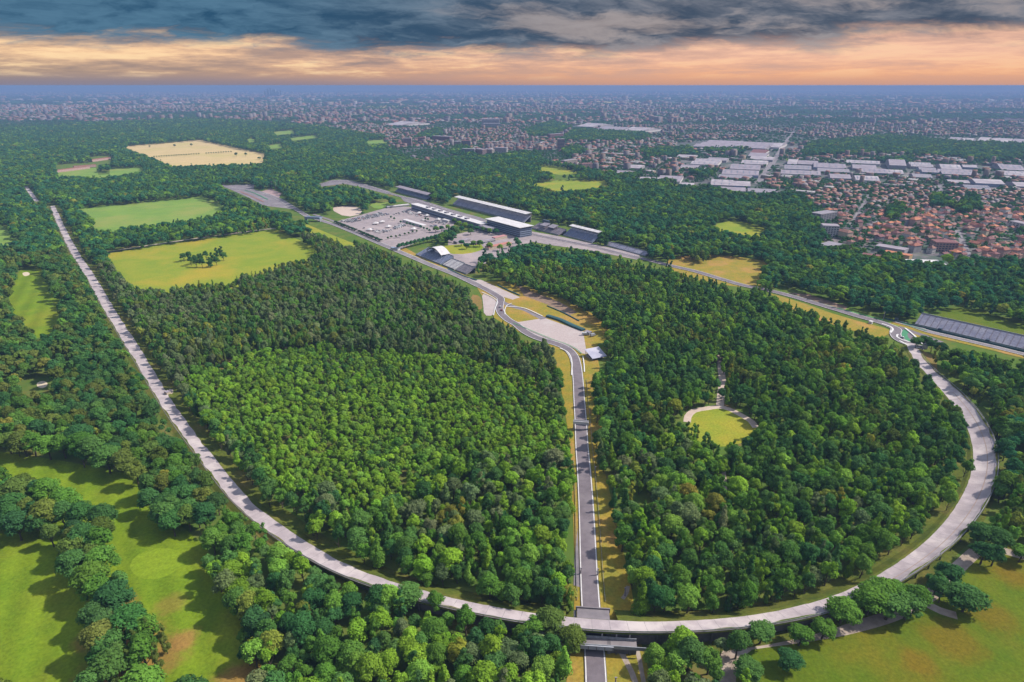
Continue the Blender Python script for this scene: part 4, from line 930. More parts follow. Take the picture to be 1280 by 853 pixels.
TOWERS = [('pale pink tower block on its own in the middle of the town', (697, 174), (706, 174), 22, 45, WALLS[3], PALEROOF, 8), ('large white hospital like slab block rising above the town', (602, 149), (624, 149), 60, 48, WALLS[1], PALEROOF, 6),
      ('white lower slab in front of the large white slab block', (604, 154.5), (625, 154.5), 40, 26, WALLS[1], PALEROOF, 4), ('pinkish grey tower block at the left end of the town blocks', (504, 173), (514, 173), 22, 36, WALLS[3], GREYROOF, 9),
      ('red brown apartment block behind the town trees', (540, 170), (562, 171), 26, 24, mat('brick_red', (0.36, 0.17, 0.15)), GREYROOF, 6), ('cream apartment block with flat roof left of the dark block', (567, 177), (576, 177), 22, 26, WALLS[0], PALEROOF, 7),
      ('dark violet apartment block between two cream blocks', (577, 176), (588, 176), 22, 28, WALLS[4], MAROON, 7), ('wide grey violet block in front of the cream blocks', (577, 186), (593, 186.5), 20, 24, WALLS[4], GREYROOF, 6), ('pink end block joined to the wide grey violet block', (594, 186), (603, 187), 20, 24, WALLS[3], PALEROOF, 6),
      ('cream block with orange end wall near the park edge', (606, 186.5), (615, 187), 18, 22, WALLS[0], PALEROOF, 6), ('long white apartment slab with balconies near the park edge', (617, 184.5), (633, 185), 18, 24, WALLS[1], PALEROOF, 7), ('slim cream tower at the right of the cream blocks', (590, 173), (595, 173), 18, 28, WALLS[0], PALEROOF, 7),
      ('brown slab apartment block among the left town blocks', (522, 172), (531, 172), 20, 24, WALLS[3], MAROON, 6), ('purple brown block at the park edge above the round meadow', (727, 205), (742, 204), 18, 20, WALLS[3], MAROON, 5), ('broad cream block left of the purple brown block', (706, 201), (722, 199), 18, 16, WALLS[0], GREYROOF, 4),
      ('red brown slab far behind the tower block', (688, 168), (704, 167), 22, 22, mat('brick_red', (0.36, 0.17, 0.15)), GREYROOF, 5)]
for lb, a, b, d, h, w, r, f in TOWERS: bk('apartment_block', lb, 'apartment block', a, b, d, h, w, r, True, f)

# ---- warehouses of the industrial quarter
def warehouse(x0, x1, y, y2, h, rm, label, bays=1, sky=0):
    """y: eaves line of the front wall in the photo, y2: far edge of the roof"""
    a, b = G(x0, y, h), G(x1, y + (x1 - x0) * 0.045, h); a.z = b.z = 0; d = b - a; L_ = d.length; ang = math.atan2(d.y, d.x); c = (a + b) / 2
    depth = max(10.0, (G((x0 + x1) / 2, y2, h) - G((x0 + x1) / 2, y, h)).y)
    t = thing('warehouse', label, 'warehouse', (c.x, c.y, 0), ang, 'flat roofed sheds of the industrial quarter')
    mb = MB(); mb.box(-L_ / 2, L_ / 2, 0, depth, 0, h); mb.obj('wall', random.choice((WALLS[4], WALLS[1], WALLS[4], BLUEGREY)), t)
    for i in range(bays):
        y0_, y1_ = depth * i / bays, depth * (i + 1) / bays - 0.02; ym = (y0_ + y1_) / 2; X = L_ / 2 + .4; mb = MB(); r = 1.2 + 0.05 * (y1_ - y0_)
        for s in (-X, X): mb.face([(s, y0_, h + .003), (s, y1_, h + .003), (s, ym, h + r)])
        mb.face([(-X, y0_, h + .003), (X, y0_, h + .003), (X, ym, h + r), (-X, ym, h + r)]); mb.face([(X, y1_, h + .003), (-X, y1_, h + .003), (-X, ym, h + r), (X, ym, h + r)])
        ro = mb.obj('roof', rm, t)
        for k in range(sky):
            xs = -L_ / 2 + (k + .5) * L_ / sky; f = 0.35; z0 = h + r * 0.3 + .05; z1 = h + r * 0.8 + .05
            mb = MB(); mb.hexa([(xs - 1, y0_ + (ym - y0_) * .3, z0 - .2), (xs + 1, y0_ + (ym - y0_) * .3, z0 - .2), (xs + 1, y0_ + (ym - y0_) * .8, z1 - .2), (xs - 1, y0_ + (ym - y0_) * .8, z1 - .2)],
                    [(xs - 1, y0_ + (ym - y0_) * .3, z0 + .12), (xs + 1, y0_ + (ym - y0_) * .3, z0 + .12), (xs + 1, y0_ + (ym - y0_) * .8, z1 + .12), (xs - 1, y0_ + (ym - y0_) * .8, z1 + .12)]); mb.obj('skylight', DARK, ro)
    n = int(L_ / max(12, depth)) + 1
    for i in range(n):
        o = -L_ / 2 + (i + .5) * L_ / n; q = c + Vector((math.cos(ang), math.sin(ang), 0)) * o + Vector((-math.sin(ang), math.cos(ang), 0)) * depth / 2; lot(q, max(L_ / n, depth) * 0.6)
RL = {'w': (SHEDW, 'white'), 'p': (PALEROOF, 'pale'), 'g': (GREYROOF, 'grey'), 'r': (MAROON, 'red roofed')}
WH = [(866, 911, 183, 175, 9, 'p', 3, 0), (912, 957, 184, 177, 9, 'p', 2, 5), (963, 974, 184, 179, 8, 'w', 1, 0), (938, 956, 191, 187, 7, 'r', 1, 0), (935, 957, 195, 191, 7, 'p', 1, 0), (937, 966, 199, 195.5, 7, 'w', 1, 0), (926, 958, 204.5, 200, 8, 'w', 1, 4), (863, 896, 205, 198, 8, 'w', 2, 5), (884, 908, 200, 197, 7, 'p', 1, 0),
      (912, 949, 211, 205, 8, 'p', 1, 5), (902, 948, 217.5, 211.5, 8, 'p', 1, 6), (898, 940, 221.5, 218, 7, 'g', 1, 0), (870, 888, 213, 210, 6, 'w', 1, 0), (888, 916, 231, 224, 7, 'w', 2, 3), (914, 938, 232, 226, 7, 'w', 2, 0), (898, 932, 238, 233, 6, 'p', 1, 0), (935, 972, 240, 235, 6, 'g', 1, 0), (850, 872, 209, 206, 6, 'p', 1, 0), (846, 868, 196, 193.5, 6, 'w', 1, 0),
      (984, 996, 205, 199, 8, 'w', 1, 0), (997, 1022, 205, 200.5, 7, 'p', 1, 0), (980, 1014, 211, 206, 8, 'g', 1, 5), (1017, 1058, 209, 203.5, 8, 'p', 2, 5), (1022, 1062, 214, 210, 7, 'g', 1, 0), (976, 1026, 217, 212, 9, 'p', 1, 6), (1038, 1064, 222.5, 217, 8, 'p', 1, 0), (1070, 1100, 225, 219, 8, 'w', 1, 5), (1058, 1100, 203.5, 200, 7, 'w', 1, 6), (1066, 1096, 210.5, 205.5, 7, 'p', 1, 0),
      (1078, 1110, 215.5, 210, 8, 'p', 1, 5), (1102, 1130, 216.5, 211.5, 7, 'w', 1, 4), (1112, 1133, 206.5, 199, 14, 'p', 1, 0), (1139, 1167, 208, 202.5, 8, 'w', 2, 6), (1153, 1175, 215, 209, 8, 'p', 2, 4), (1142, 1166, 221.5, 217, 7, 'g', 1, 0), (1177, 1203, 211, 205, 7, 'w', 1, 3), (1178, 1224, 217.5, 211, 8, 'p', 2, 6), (1204, 1222, 209, 206, 7, 'w', 1, 0),
      (1186, 1213, 228, 224.5, 6, 'w', 1, 0), (1220, 1257, 229, 223, 9, 'w', 1, 0), (1208, 1240, 236, 230.5, 5, 'g', 1, 9), (1252, 1282, 212, 205, 7, 'p', 1, 4), (1256, 1290, 219, 213, 8, 'w', 2, 4), (1271, 1290, 233, 227, 7, 'w', 1, 0), (1184, 1198, 176, 172, 7, 'p', 1, 0), (1200, 1214, 177, 173, 8, 'w', 1, 0), (1221, 1234, 176.5, 172, 8, 'w', 1, 0), (1237, 1262, 178, 173, 8, 'w', 1, 0), (1264, 1290, 179, 174, 8, 'p', 1, 0),
      (798, 822, 226, 221, 7, 'w', 1, 0), (822, 850, 226, 219, 7, 'p', 1, 0), (768, 786, 217, 213, 6, 'p', 1, 0), (848, 866, 234, 228, 7, 'w', 1, 0), (786, 800, 210, 206, 7, 'w', 1, 0), (720, 740, 158, 155, 9, 'w', 1, 0), (742, 775, 162, 159, 9, 'p', 1, 0), (776, 800, 164, 160, 9, 'w', 1, 0), (482, 500, 156, 153, 8, 'w', 1, 0)]
for i, (x0, x1, y, y2, h, rm, by, sk) in enumerate(WH):
    m, nm = RL[rm]; wide = 'long' if x1 - x0 > 34 else ('short' if x1 - x0 < 20 else 'medium')
    lb = f"{wide} {nm} industrial shed" + (' with dark roof lights' if sk else ' with a plain roof') + (' and several ridges' if by > 1 else '')
    warehouse(x0, x1, y, y2, h, m, lb + (' west of the avenue' if x0 < 965 else ' east of the avenue'), by, sk)
# long red roofed farm in the far meadow
for lb, a, b, d in (('long red roofed farm building beside the pale far meadow', (71, 213), (112, 208), 14), ('red roofed wing behind the long farm building', (92, 208), (120, 206), 12), ('red roofed house among the trees above the farm', (115, 200), (138, 197), 18)):
    bk('farm_building', lb, 'farm building', a, b, d, 7, WALLS[3], ORANGE, True)

# ---- houses
def house_meshes():
    out = []
    for (w, d, h, hip) in ((11, 10, 6, 1), (13, 10, 6.5, 0), (10, 10, 8, 1), (15, 11, 6, 1), (12, 9, 5, 0), (18, 11, 9, 1)):
        mb = MB(); mb.box(-w / 2, w / 2, -d / 2, d / 2, 0, h); wv = mb
        X, Y, r = w / 2 + .6, d / 2 + .6, d * 0.24; k = (X - Y * .8) if hip else X; rf = MB(); z = h + 0.003
        A, B, Cc, D = (-X, -Y, z), (X, -Y, z), (X, Y, z), (-X, Y, z); E, F = (-k, 0, z + r), (k, 0, z + r)
        rf.face([A, B, F, E]); rf.face([Cc, D, E, F]); rf.face([B, Cc, F]); rf.face([D, A, E]); rf.face([D, Cc, B, A])
        ch = MB(); ch.box(w * .2, w * .2 + .8, .6, 1.4, h + r * 0.3, h + r + 1.0)
        wn = MB(); wn.box(-.55, .55, -.08, .05, 0, 1.4)
        out.append((wv, rf, ch, wn.mesh('window', DARK), w, d, h))
    return out
HM = house_meshes(); _hc = {}
TOWNMARKS = [(1010, 250, 'by the woods tip behind the town'), (1045, 262, 'behind the violet grey apartment block'), (1058, 288, 'beside the white apartment block'), (1090, 305, 'behind the long grey shed'), (1150, 312, 'between the grey shed and the pinkish apartments'), (1185, 285, 'behind the wide pinkish apartments'),
    (1208, 300, 'beside the street right of the pinkish apartments'), (1245, 300, 'below the bare dirt plot'), (1245, 268, 'above the bare dirt plot'), (1275, 320, 'at the right edge by the woods'), (1280, 260, 'at the right edge behind the white flats'), (1120, 285, 'in the middle of the dense town'), (1085, 265, 'along the slanting street'), (1140, 262, 'near the dark copse in the town'), (1060, 243, 'below the bare ground by the sheds'), (1120, 244, 'in the back rows below the long sheds'), (1180, 243, 'at the back beside the wide street'), (1225, 243, 'in the back rows near the striped shed')]
def house(x, y, rz, s, label, group, windows):
    v = random.choices(range(6), [4, 4, 3, 3, 3, 3])[0]; wi, ri = random.choices(range(5), [4, 6, 2, 3, 2])[0], random.choices(range(4), [4, 2, 4, 4])[0]
    if (v, wi, ri) not in _hc: _hc[(v, wi, ri)] = (HM[v][0].mesh('wall', WALLS[wi]), HM[v][1].mesh('roof', ROOFS[ri]), HM[v][2].mesh('chimney', WALLS[wi]))
    a, b, c = _hc[(v, wi, ri)]
    wn_ = ('cream', 'white', 'ochre', 'pink', 'grey')[wi]; rn_ = ('terracotta', 'bright orange', 'dark maroon', 'weathered brown')[ri]; sz = ('', '', 'tall ', 'long ', 'low ', 'large ')[v]
    label = f'{sz}{wn_} house with {rn_} tiled roof {near_place(x, y, TOWNMARKS)}'
    t = thing('house', label, 'house', (x, y, 0), rz, 'houses ' + near_place(x, y, TOWNMARKS)); t.scale = (s, s * random.uniform(.9, 1.2), random.uniform(.85, 1.5))
    link('wall', a, t); r = link('roof', b, t); link('chimney', c, r)
    if windows:
        w, d, h = HM[v][4:]
        for fl in range(2 if h > 5.5 else 1):
            for k in (-.33, 0, .33): link('window', HM[v][3], t, (k * w, -d / 2, 1.0 + fl * 2.8))
            q = link('window', HM[v][3], t, (-w / 2, 0, 1.0 + fl * 2.8)); q.rotation_euler = (0, 0, -PI / 2)
    lot((x, y), 6.2 * s)
R1 = np.zeros_like(MASK)
raster([(1003, 250), (1030, 240), (1050, 234), (1086, 236), (1108, 238), (1150, 236), (1180, 238), (1218, 238), (1290, 233), (1360, 232), (1360, 336), (1215, 333), (1195, 326), (1140, 316), (1128, 309), (1090, 303), (1064, 310), (1054, 300), (1050, 290), (1030, 262)], R1)
def try_houses():
    cand = []; ang = math.radians(24); ca, sa = math.cos(ang), math.sin(ang)
    for i in range(-60, 60):
        for j in range(-60, 60):
            u = i * 17.5 + (3 if j % 2 else 0); v = j * 15.0 + (j // 2) * 7.0
            x, y = 700 + u * ca - v * sa + random.uniform(-2, 2), 1250 + u * sa + v * ca + random.uniform(-2, 2)
            px, py, d = proj([x, y, 0])
            if d < 100 or not look(R1, np.array([px]), np.array([py]))[0] or random.random() < 0.36: continue
            if look(WOOD, np.array([px]), np.array([py]))[0]: continue
            cand.append((x, y, ang + random.choice((0, PI / 2, PI)) + random.uniform(-.08, .08), py))
    cand.sort(key=lambda c: c[1]); n = 0; base = np.array(LOTS); rest = []
    for x, y, a, py in cand:
        if (np.hypot(base[:, 0] - x, base[:, 1] - y) < base[:, 2] + 5.0).any(): continue
        if n >= 300: rest.append((x, y, a)); continue
        q = 'at the front of the dense red roofed town' if py > 285 else ('in the middle of the dense red roofed town' if py > 255 else 'at the back of the dense red roofed town')
        house(x, y, a, random.uniform(.72, 1.08), 'small house with tiled roof ' + q, 'houses ' + q, n < 90); n += 1
    return rest
REST = try_houses()

# ---- the rest of the town and the plain to the horizon: too many to count
def sector(n, d0, d1, half=0.92):
    d = np.sqrt(RNG.random(n) * (d1 ** 2 - d0 ** 2) + d0 ** 2); u = (RNG.random(n) * 2 - 1) * half
    return u * d, d
WCOL = np.array([(.42, .33, .30), (.46, .40, .42), (.40, .26, .22), (.32, .28, .33), (.44, .32, .25)])
RCOL = np.array([(.44, .15, .09), (.36, .13, .11), (.48, .21, .13), (.33, .26, .29), (.50, .44, .47), (.30, .11, .10)])
def far_buildings():
    out = []                                                 # x, y, rot, w, d, h, roof rise, wall rgb, roof rgb
    for n, d0, d1, lo, sz, hh in ((12000, 1500, 4200, 0.34, (10, 20), (5, 11)), (9000, 4200, 8500, 0.46, (14, 42), (6, 18)), (8000, 8500, 24000, 0.5, (30, 110), (8, 26))):
        x, y = sector(n, d0, d1); px, py, _ = proj(np.c_[x, y, np.zeros(n)])
        k = look(TOWN, px, py) & ~look(WOOD, px, py) & ~look(R1, px, py) & ~look(MASK, px, py)
        f = vnoise(x * .6, y * 1.5, 900, 3) * .6 + vnoise(x, y, 330, 4) * .4; k &= f > lo
        if d0 < 2000:
            B = np.array([l for l in LOTS]); kk = np.where(k)[0]
            bad = np.zeros(len(kk), bool)
            for l in B: bad |= np.hypot(x[kk] - l[0], y[kk] - l[1]) < l[2] + 5
            k[kk[bad]] = False
            # thin overlaps on a 16 m grid
            cell = np.floor(x / 15).astype(int) * 100000 + np.floor(y / 15).astype(int); _, first = np.unique(np.where(k, cell, -1), return_index=True); g = np.zeros(n, bool); g[first] = True; k &= g
        m = k.sum(); x, y = x[k], y[k]
        w = RNG.uniform(*sz, m); dd = RNG.uniform(*sz, m) * 0.8; h = RNG.uniform(*hh, m) * np.where(RNG.random(m) < .16, 2.4, 1.0); big = RNG.random(m) < .10
        w[big] *= 2.5; dd[big] *= 1.8; h[big] = 8
        rot = np.round(vnoise(x, y, 500, 9) * 3) * 0.5 + RNG.integers(0, 2, m) * PI / 2 + RNG.normal(0, .05, m)
        rise = np.where(big | (h > 14), 0.1, dd * .22)
        wc = WCOL[RNG.integers(0, 5, m)] * RNG.uniform(.8, 1.1, (m, 1)); rc = RCOL[RNG.choice(6, m, p=[.28, .22, .16, .14, .08, .12])] * RNG.uniform(.8, 1.2, (m, 1)); rc[big] = np.array([.56, .51, .53]) * RNG.uniform(.75, 1.1, (big.sum(), 1))
        out.append(np.c_[x, y, rot, w, dd, h, rise, wc, rc])
    if REST:
        r = np.array(REST); m = len(r); out.append(np.c_[r, np.full(m, 12.), np.full(m, 10.), RNG.uniform(5, 8, m), np.full(m, 2.5), WCOL[RNG.integers(0, 5, m)], RCOL[RNG.integers(0, 4, m)]])
    return np.vstack(out)
def buildings_mesh(name, B, material):
    n = len(B); x, y, rot, w, d, h, rise = B[:, :7].T; c, s = np.cos(rot), np.sin(rot)
    V = np.zeros((n, 10, 3))
    for i, (a, b) in enumerate(((-.5, -.5), (.5, -.5), (.5, .5), (-.5, .5))):
        for z, o in ((0, 0), (1, 4)):
            V[:, i + o, 0] = x + c * a * w - s * b * d; V[:, i + o, 1] = y + s * a * w + c * b * d; V[:, i + o, 2] = z * h
    for i, a in ((8, -.46), (9, .46)):
        V[:, i, 0] = x + c * a * w; V[:, i, 1] = y + s * a * w; V[:, i, 2] = h + rise
    tri = np.array([(0, 1, 5), (0, 5, 4), (1, 2, 6), (1, 6, 5), (2, 3, 7), (2, 7, 6), (3, 0, 4), (3, 4, 7), (4, 5, 9), (4, 9, 8), (6, 7, 8), (6, 8, 9), (5, 6, 9), (7, 4, 8)])
    F = (tri[None] + (np.arange(n) * 10)[:, None, None]).reshape(-1, 3)
    me = bpy.data.meshes.new(name); me.vertices.add(n * 10); me.vertices.foreach_set('co', V.reshape(-1)); me.loops.add(len(F) * 3); me.loops.foreach_set('vertex_index', F.reshape(-1)); me.polygons.add(len(F))
    me.polygons.foreach_set('loop_start', np.arange(len(F)) * 3); me.polygons.foreach_set('loop_total', np.full(len(F), 3)); me.update(calc_edges=True)
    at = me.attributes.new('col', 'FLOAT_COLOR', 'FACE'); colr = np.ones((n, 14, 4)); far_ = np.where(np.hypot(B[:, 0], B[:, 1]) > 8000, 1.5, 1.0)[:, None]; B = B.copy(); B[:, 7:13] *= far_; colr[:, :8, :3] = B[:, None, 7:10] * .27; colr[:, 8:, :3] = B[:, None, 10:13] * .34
    at.data.foreach_set('color', colr.reshape(-1).astype('f')); me.materials.append(material); me.validate(); return me
FB = far_buildings()
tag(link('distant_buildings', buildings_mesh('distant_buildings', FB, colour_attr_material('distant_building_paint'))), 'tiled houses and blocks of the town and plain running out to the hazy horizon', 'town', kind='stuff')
# skyscrapers of the far city on the skyline
for i, (px, h, w) in enumerate(((331, 120, 45), (335, 165, 50), (338.5, 190, 40), (342.5, 150, 80), (347, 115, 60), (351, 135, 40))):
    D = 15500.0; x = (px - CX) / FPX * D; t = thing('skyscraper', 'faint skyscraper in the cluster on the hazy horizon left of centre', 'skyscraper', (x * 0.93, D, 0), 0, 'faint skyscrapers on the horizon')
    mb = MB(); mb.hexa([(-w / 2, 0, 0), (w / 2, 0, 0), (w / 2, w, 0), (-w / 2, w, 0)], [(-w * .42, w * .1, h), (w * .42, w * .1, h), (w * .42, w * .9, h), (-w * .42, w * .9, h)]); mb.obj('shaft', BLUEGREY, t)
    mb = MB(); mb.bar((0, w / 2, h + .01), (0, w / 2, h + 25), 6); mb.obj('spire', BLUEGREY, t)
# ================================================================== TREES
def crown_mesh(name, seed, shape, lobes, leaves, leaf, R=5.0, Hc=16.0, z0=2.2, trunk=False, core=True):
    """leaf clumps (small bent quads) over many overlapping lobes; solid inner lobes keep it dense"""
    g = np.random.default_rng(seed); mid = (Hc + z0) / 2; hz = (Hc - z0) / 2
    c = []
    for i in range(lobes):
        if shape == 'round':
            u = g.normal(size=3); u /= np.linalg.norm(u); u[2] = abs(u[2]) * 1.25 - 0.45; k = g.uniform(.62, .84) if i % 5 == 0 else 0.60 * g.random() ** 0.33
            c.append((u[0] * k * R, u[1] * k * R, mid + u[2] * k * hz * 1.1, R * (g.uniform(.24, .34) if i % 5 == 0 else g.uniform(.32, .54))))
        elif shape == 'broad':
            a = i * 2.4 + g.random(); t = (i + .5) / lobes; el = -.35 + 1.85 * t ** .8; k = .66; c.append((math.cos(a) * math.cos(el) * k * R, math.sin(a) * math.cos(el) * k * R, mid - hz * .1 + math.sin(el) * hz * .68, R * g.uniform(.36, .50)))
        elif shape == 'tall':
            t = (i + .5) / lobes; a = g.random() * 2 * PI; k = (.45 * math.sin(PI * (t * .85 + .12)) + .05); c.append((math.cos(a) * k * R, math.sin(a) * k * R, z0 + t * (Hc - z0), R * g.uniform(.40, .55) * (1 - .45 * t)))
        else:                                               # conic
            t = (i + .5) / lobes; a = g.random() * 2 * PI; k = .55 * (1 - t) * g.uniform(.5, 1); c.append((math.cos(a) * k * R, math.sin(a) * k * R, z0 + t * (Hc - z0), R * (.50 * (1 - t) + .16)))
    c = np.array(c); V = []; F = []; M = []
    for i, (x, y, z, r) in enumerate(c):
        n = int(leaves * (r / (R * .42)) ** 2) + 3
        d = g.normal(size=(n, 3)); d /= np.linalg.norm(d, axis=1)[:, None]; d[:, 2] = np.where(d[:, 2] < -.35, -d[:, 2], d[:, 2])
        p = np.array((x, y, z)) + d * r * g.uniform(.86, 1.16, (n, 1)) * np.array((1, 1, .88))
        ins = np.zeros(n, bool)
        for j, (X, Y, Z, rr) in enumerate(c):
            if j != i: ins |= np.linalg.norm(p - (X, Y, Z), axis=1) < rr * .84
        p, d = p[~ins], d[~ins]
        nr = d + g.normal(0, .42, d.shape) + (0, 0, .25); nr /= np.linalg.norm(nr, axis=1)[:, None]
        a = np.cross(nr, g.normal(size=nr.shape)); a /= np.linalg.norm(a, axis=1)[:, None]; b = np.cross(nr, a)
        s = leaf * g.uniform(.55, 1.35, (len(p), 1))
        for q in range(len(p)):
            k = len(V); w = s[q] * .5; V += [p[q] - a[q] * w * 1.1, p[q] + b[q] * w * .8 - nr[q] * w * .25, p[q] + a[q] * w * 1.1, p[q] - b[q] * w * .8 - nr[q] * w * .25]
            F.append((k, k + 1, k + 2, k + 3)); M.append(0)
        if core:
            k = len(V); rr = r * .86; ico = ICO; V += [np.array((x, y, z)) + v * rr * np.array((1, 1, .88)) * g.uniform(.85, 1.05) for v in ico[0]]; F += [tuple(k + t for t in f) for f in ico[1]]; M += [0] * len(ico[1])
    me = bpy.data.meshes.new(name)
    if trunk:
        tb = trunk_mb(R, Hc, z0, g); k = len(V); V += tb.v; F += [tuple(k + t for t in f) for f in tb.f]; M += [1] * len(tb.f)
    me.from_pydata([tuple(map(float, v)) for v in V], [], F); me.materials.append(LEAF)
    if trunk: me.materials.append(BARK)
    me.polygons.foreach_set('material_index', M); me.update(); return me
def trunk_mb(R, Hc, z0, g):
    mb = MB(); top = z0 + (Hc - z0) * .55; b = g.normal(0, .25, 2); mb.tube([(0, 0, -.3), (b[0] * .4, b[1] * .4, z0 * .6), (b[0], b[1], z0), (b[0] * 1.4, b[1] * 1.4, top)], [.42, .32, .27, .10], 6)
    for i in range(4):
        a = i * PI / 2 + g.random(); z = z0 * g.uniform(.8, 1.2); mb.tube([(b[0], b[1], z), (b[0] + math.cos(a) * R * .3, b[1] + math.sin(a) * R * .3, z + 1.6), (b[0] + math.cos(a) * R * .55, b[1] + math.sin(a) * R * .55, z + 3.6)], [.17, .12, .05], 5)
    return mb
def ico():
    t = (1 + 5 ** .5) / 2; v = np.array([(-1, t, 0), (1, t, 0), (-1, -t, 0), (1, -t, 0), (0, -1, t), (0, 1, t), (0, -1, -t), (0, 1, -t), (t, 0, -1), (t, 0, 1), (-t, 0, -1), (-t, 0, 1)], float); v /= np.linalg.norm(v[0])
    return v, [(0, 11, 5), (0, 5, 1), (0, 1, 7), (0, 7, 10), (0, 10, 11), (1, 5, 9), (5, 11, 4), (11, 10, 2), (10, 7, 6), (7, 1, 8), (3, 9, 4), (3, 4, 2), (3, 2, 6), (3, 6, 8), (3, 8, 9), (4, 9, 5), (2, 4, 11), (6, 2, 10), (8, 6, 7), (9, 8, 1)]
ICO = ico()
# nominal tree: R 5, height 16.  kinds: 0-3 round, 4-5 broad, 6-7 tall, 8-9 conic
SHAPES = ['round', 'round', 'round', 'round', 'broad', 'broad', 'tall', 'tall', 'conic', 'conic']
CROWN = [crown_mesh('crown', 40 + i, s, 17 if s in ('round', 'broad') else 12, 150, 0.74) for i, s in enumerate(SHAPES)]
TRUNK = [trunk_mb(5, 16, 4, np.random.default_rng(90 + i)).mesh('trunk', BARK) for i in range(4)]
def protos(lobes, leaves, leaf, trunk, seed, idx=range(10)):
    out = []
    for i in idx:
        s = SHAPES[i]; me = crown_mesh('tree', seed + i, s, lobes if s in ('round', 'broad') else max(4, lobes * 2 // 3), leaves, leaf, trunk=trunk); out.append(bpy.data.objects.new('tree', me))
    return out
P_NEAR = protos(15, 96, 0.92, True, 100); P_MID = protos(10, 44, 1.45, False, 200); P_FAR = protos(6, 14, 2.6, False, 300)

# colours: leaf colours varied by tree and wood; teal has distance haze mixed in
PAL = {'dark': [(.034, .096, .030), (.044, .114, .030), (.052, .122, .032)], 'mid': [(.072, .160, .024), (.086, .180, .026), (.070, .150, .034)], 'bright': [(.128, .245, .022), (.160, .275, .026), (.130, .240, .034)],
       'dull': [(.105, .150, .058), (.126, .158, .068), (.096, .148, .052)], 'olive': [(.088, .128, .024), (.108, .140, .028), (.076, .122, .026)], 'gold': [(.22, .22, .03), (.18, .18, .03), (.18, .21, .035)], 'teal': [(.026, .108, .048), (.034, .124, .052), (.042, .132, .046)]}
ZONES = {  # palette weights, radius range, height range, kind weights, spacing
  'young': (dict(bright=.84, mid=.12, dark=.03, dull=.01), (1.9, 3.9), (7, 12), [3, 3, 3, 3, 2, 2, 2, 2, 0, 0], 5.2),
  'mixed': (dict(dull=.46, mid=.30, dark=.06, olive=.16, gold=.02), (2.6, 4.8), (11, 21), [4, 4, 4, 4, 3, 3, 1, 1, 1, 1], 6.4),
  'inner': (dict(mid=.38, bright=.28, dark=.17, dull=.12, gold=.02), (3.2, 6.2), (11, 22), [3, 3, 3, 3, 2, 2, 2, 2, 1, 1], 7.2),
  'right': (dict(dark=.24, mid=.40, bright=.20, olive=.14, gold=.02), (3.0, 6.0), (11, 22), [3, 3, 3, 3, 2, 2, 2, 2, 1, 1], 7.0),
  'front': (dict(mid=.42, bright=.32, dark=.16, dull=.06, gold=.02), (3.4, 6.6), (10.5, 21), [3, 3, 3, 3, 3, 3, 2, 2, 1, 1], 7.4),
  'golf': (dict(dark=.50, olive=.20, mid=.30), (5.6, 9.2), (17, 24), [3, 3, 3, 3, 6, 6, 0, 0, 0, 0], 11.0),
  'left': (dict(dark=.42, olive=.32, mid=.22, gold=.02), (4.0, 7.0), (14, 22), [3, 3, 3, 3, 3, 3, 1, 1, 0, 0], 8.6),
  'far': (dict(teal=.44, dark=.14, mid=.32, bright=.09, gold=.01), (4.5, 8.0), (14, 22), [3, 3, 3, 3, 3, 3, 2, 2, 0, 0], 9.6)}
ZN = list(ZONES)
def zone_map():
    Z = np.full(MASK.shape, -1, int)
    def put(poly, nm):
        t = np.zeros(MASK.shape, bool); raster(poly, t); Z[t] = ZN.index(nm)
    put([(-240, 101), (1520, 101), (1520, 1053), (-240, 1053)], 'far')
    put([(-240, 330), (100, 320), (250, 560), (330, 640), (440, 716), (-240, 1053)], 'left')
    put([(150, 340), (330, 320), (400, 300), (480, 315), (600, 345), (720, 440), (720, 520), (560, 470), (400, 445), (230, 520), (110, 350)], 'mixed')
    put([(600, 345), (700, 340), (860, 330), (1140, 430), (1210, 500), (1260, 600), (1200, 720), (1000, 800), (740, 800), (735, 600), (725, 440)], 'right')
    put([(735, 560), (900, 560), (1100, 620), (1220, 600), (1200, 720), (1000, 800), (740, 800)], 'inner')
    put([(230, 520), (560, 470), (720, 520), (735, 800), (560, 770), (400, 700), (300, 620)], 'inner')
    put([(222, 485), (300, 452), (390, 440), (470, 446), (560, 450), (640, 470), (690, 505), (712, 545), (712, 590), (640, 575), (560, 600), (480, 640), (410, 640), (335, 600), (270, 545)], 'young')
    put([(240, 690), (300, 640), (345, 665), (470, 735), (640, 780), (735, 795), (735, 1053), (300, 1053), (270, 780)], 'front')
    put([(735, 795), (930, 795), (930, 1053), (735, 1053)], 'front')
    put([(-240, 570), (140, 570), (190, 600), (240, 690), (300, 780), (320, 1053), (-240, 1053)], 'golf')
    put([(1180, 440), (1520, 440), (1520, 760), (1240, 700), (1270, 600), (1230, 500)], 'right')
    return Z
ZM = zone_map()
def pick_cols(zone, n, x, y):
    w = ZONES[zone][0]; names = list(w); pr = np.array([w[k] for k in names])
    # neighbouring trees tend to be alike: shift the draw with a slow noise
    r = np.clip(RNG.random(n) * .62 + .38 * np.clip((vnoise(x, y, 38, 21) - .2) / .6, 0, .999), 0, .9999)
    order = np.argsort(np.argsort(r)) / n; k = np.searchsorted(np.cumsum(pr / pr.sum()), order, side='right').clip(0, len(names) - 1)
    out = np.zeros((n, 3)); pick = RNG.integers(0, 3, n)
    for i, nm in enumerate(names): out[k == i] = np.array(PAL[nm])[pick[k == i]]
    return out * RNG.uniform(.78, 1.25, (n, 1)) * RNG.uniform(.93, 1.07, (n, 3)), k
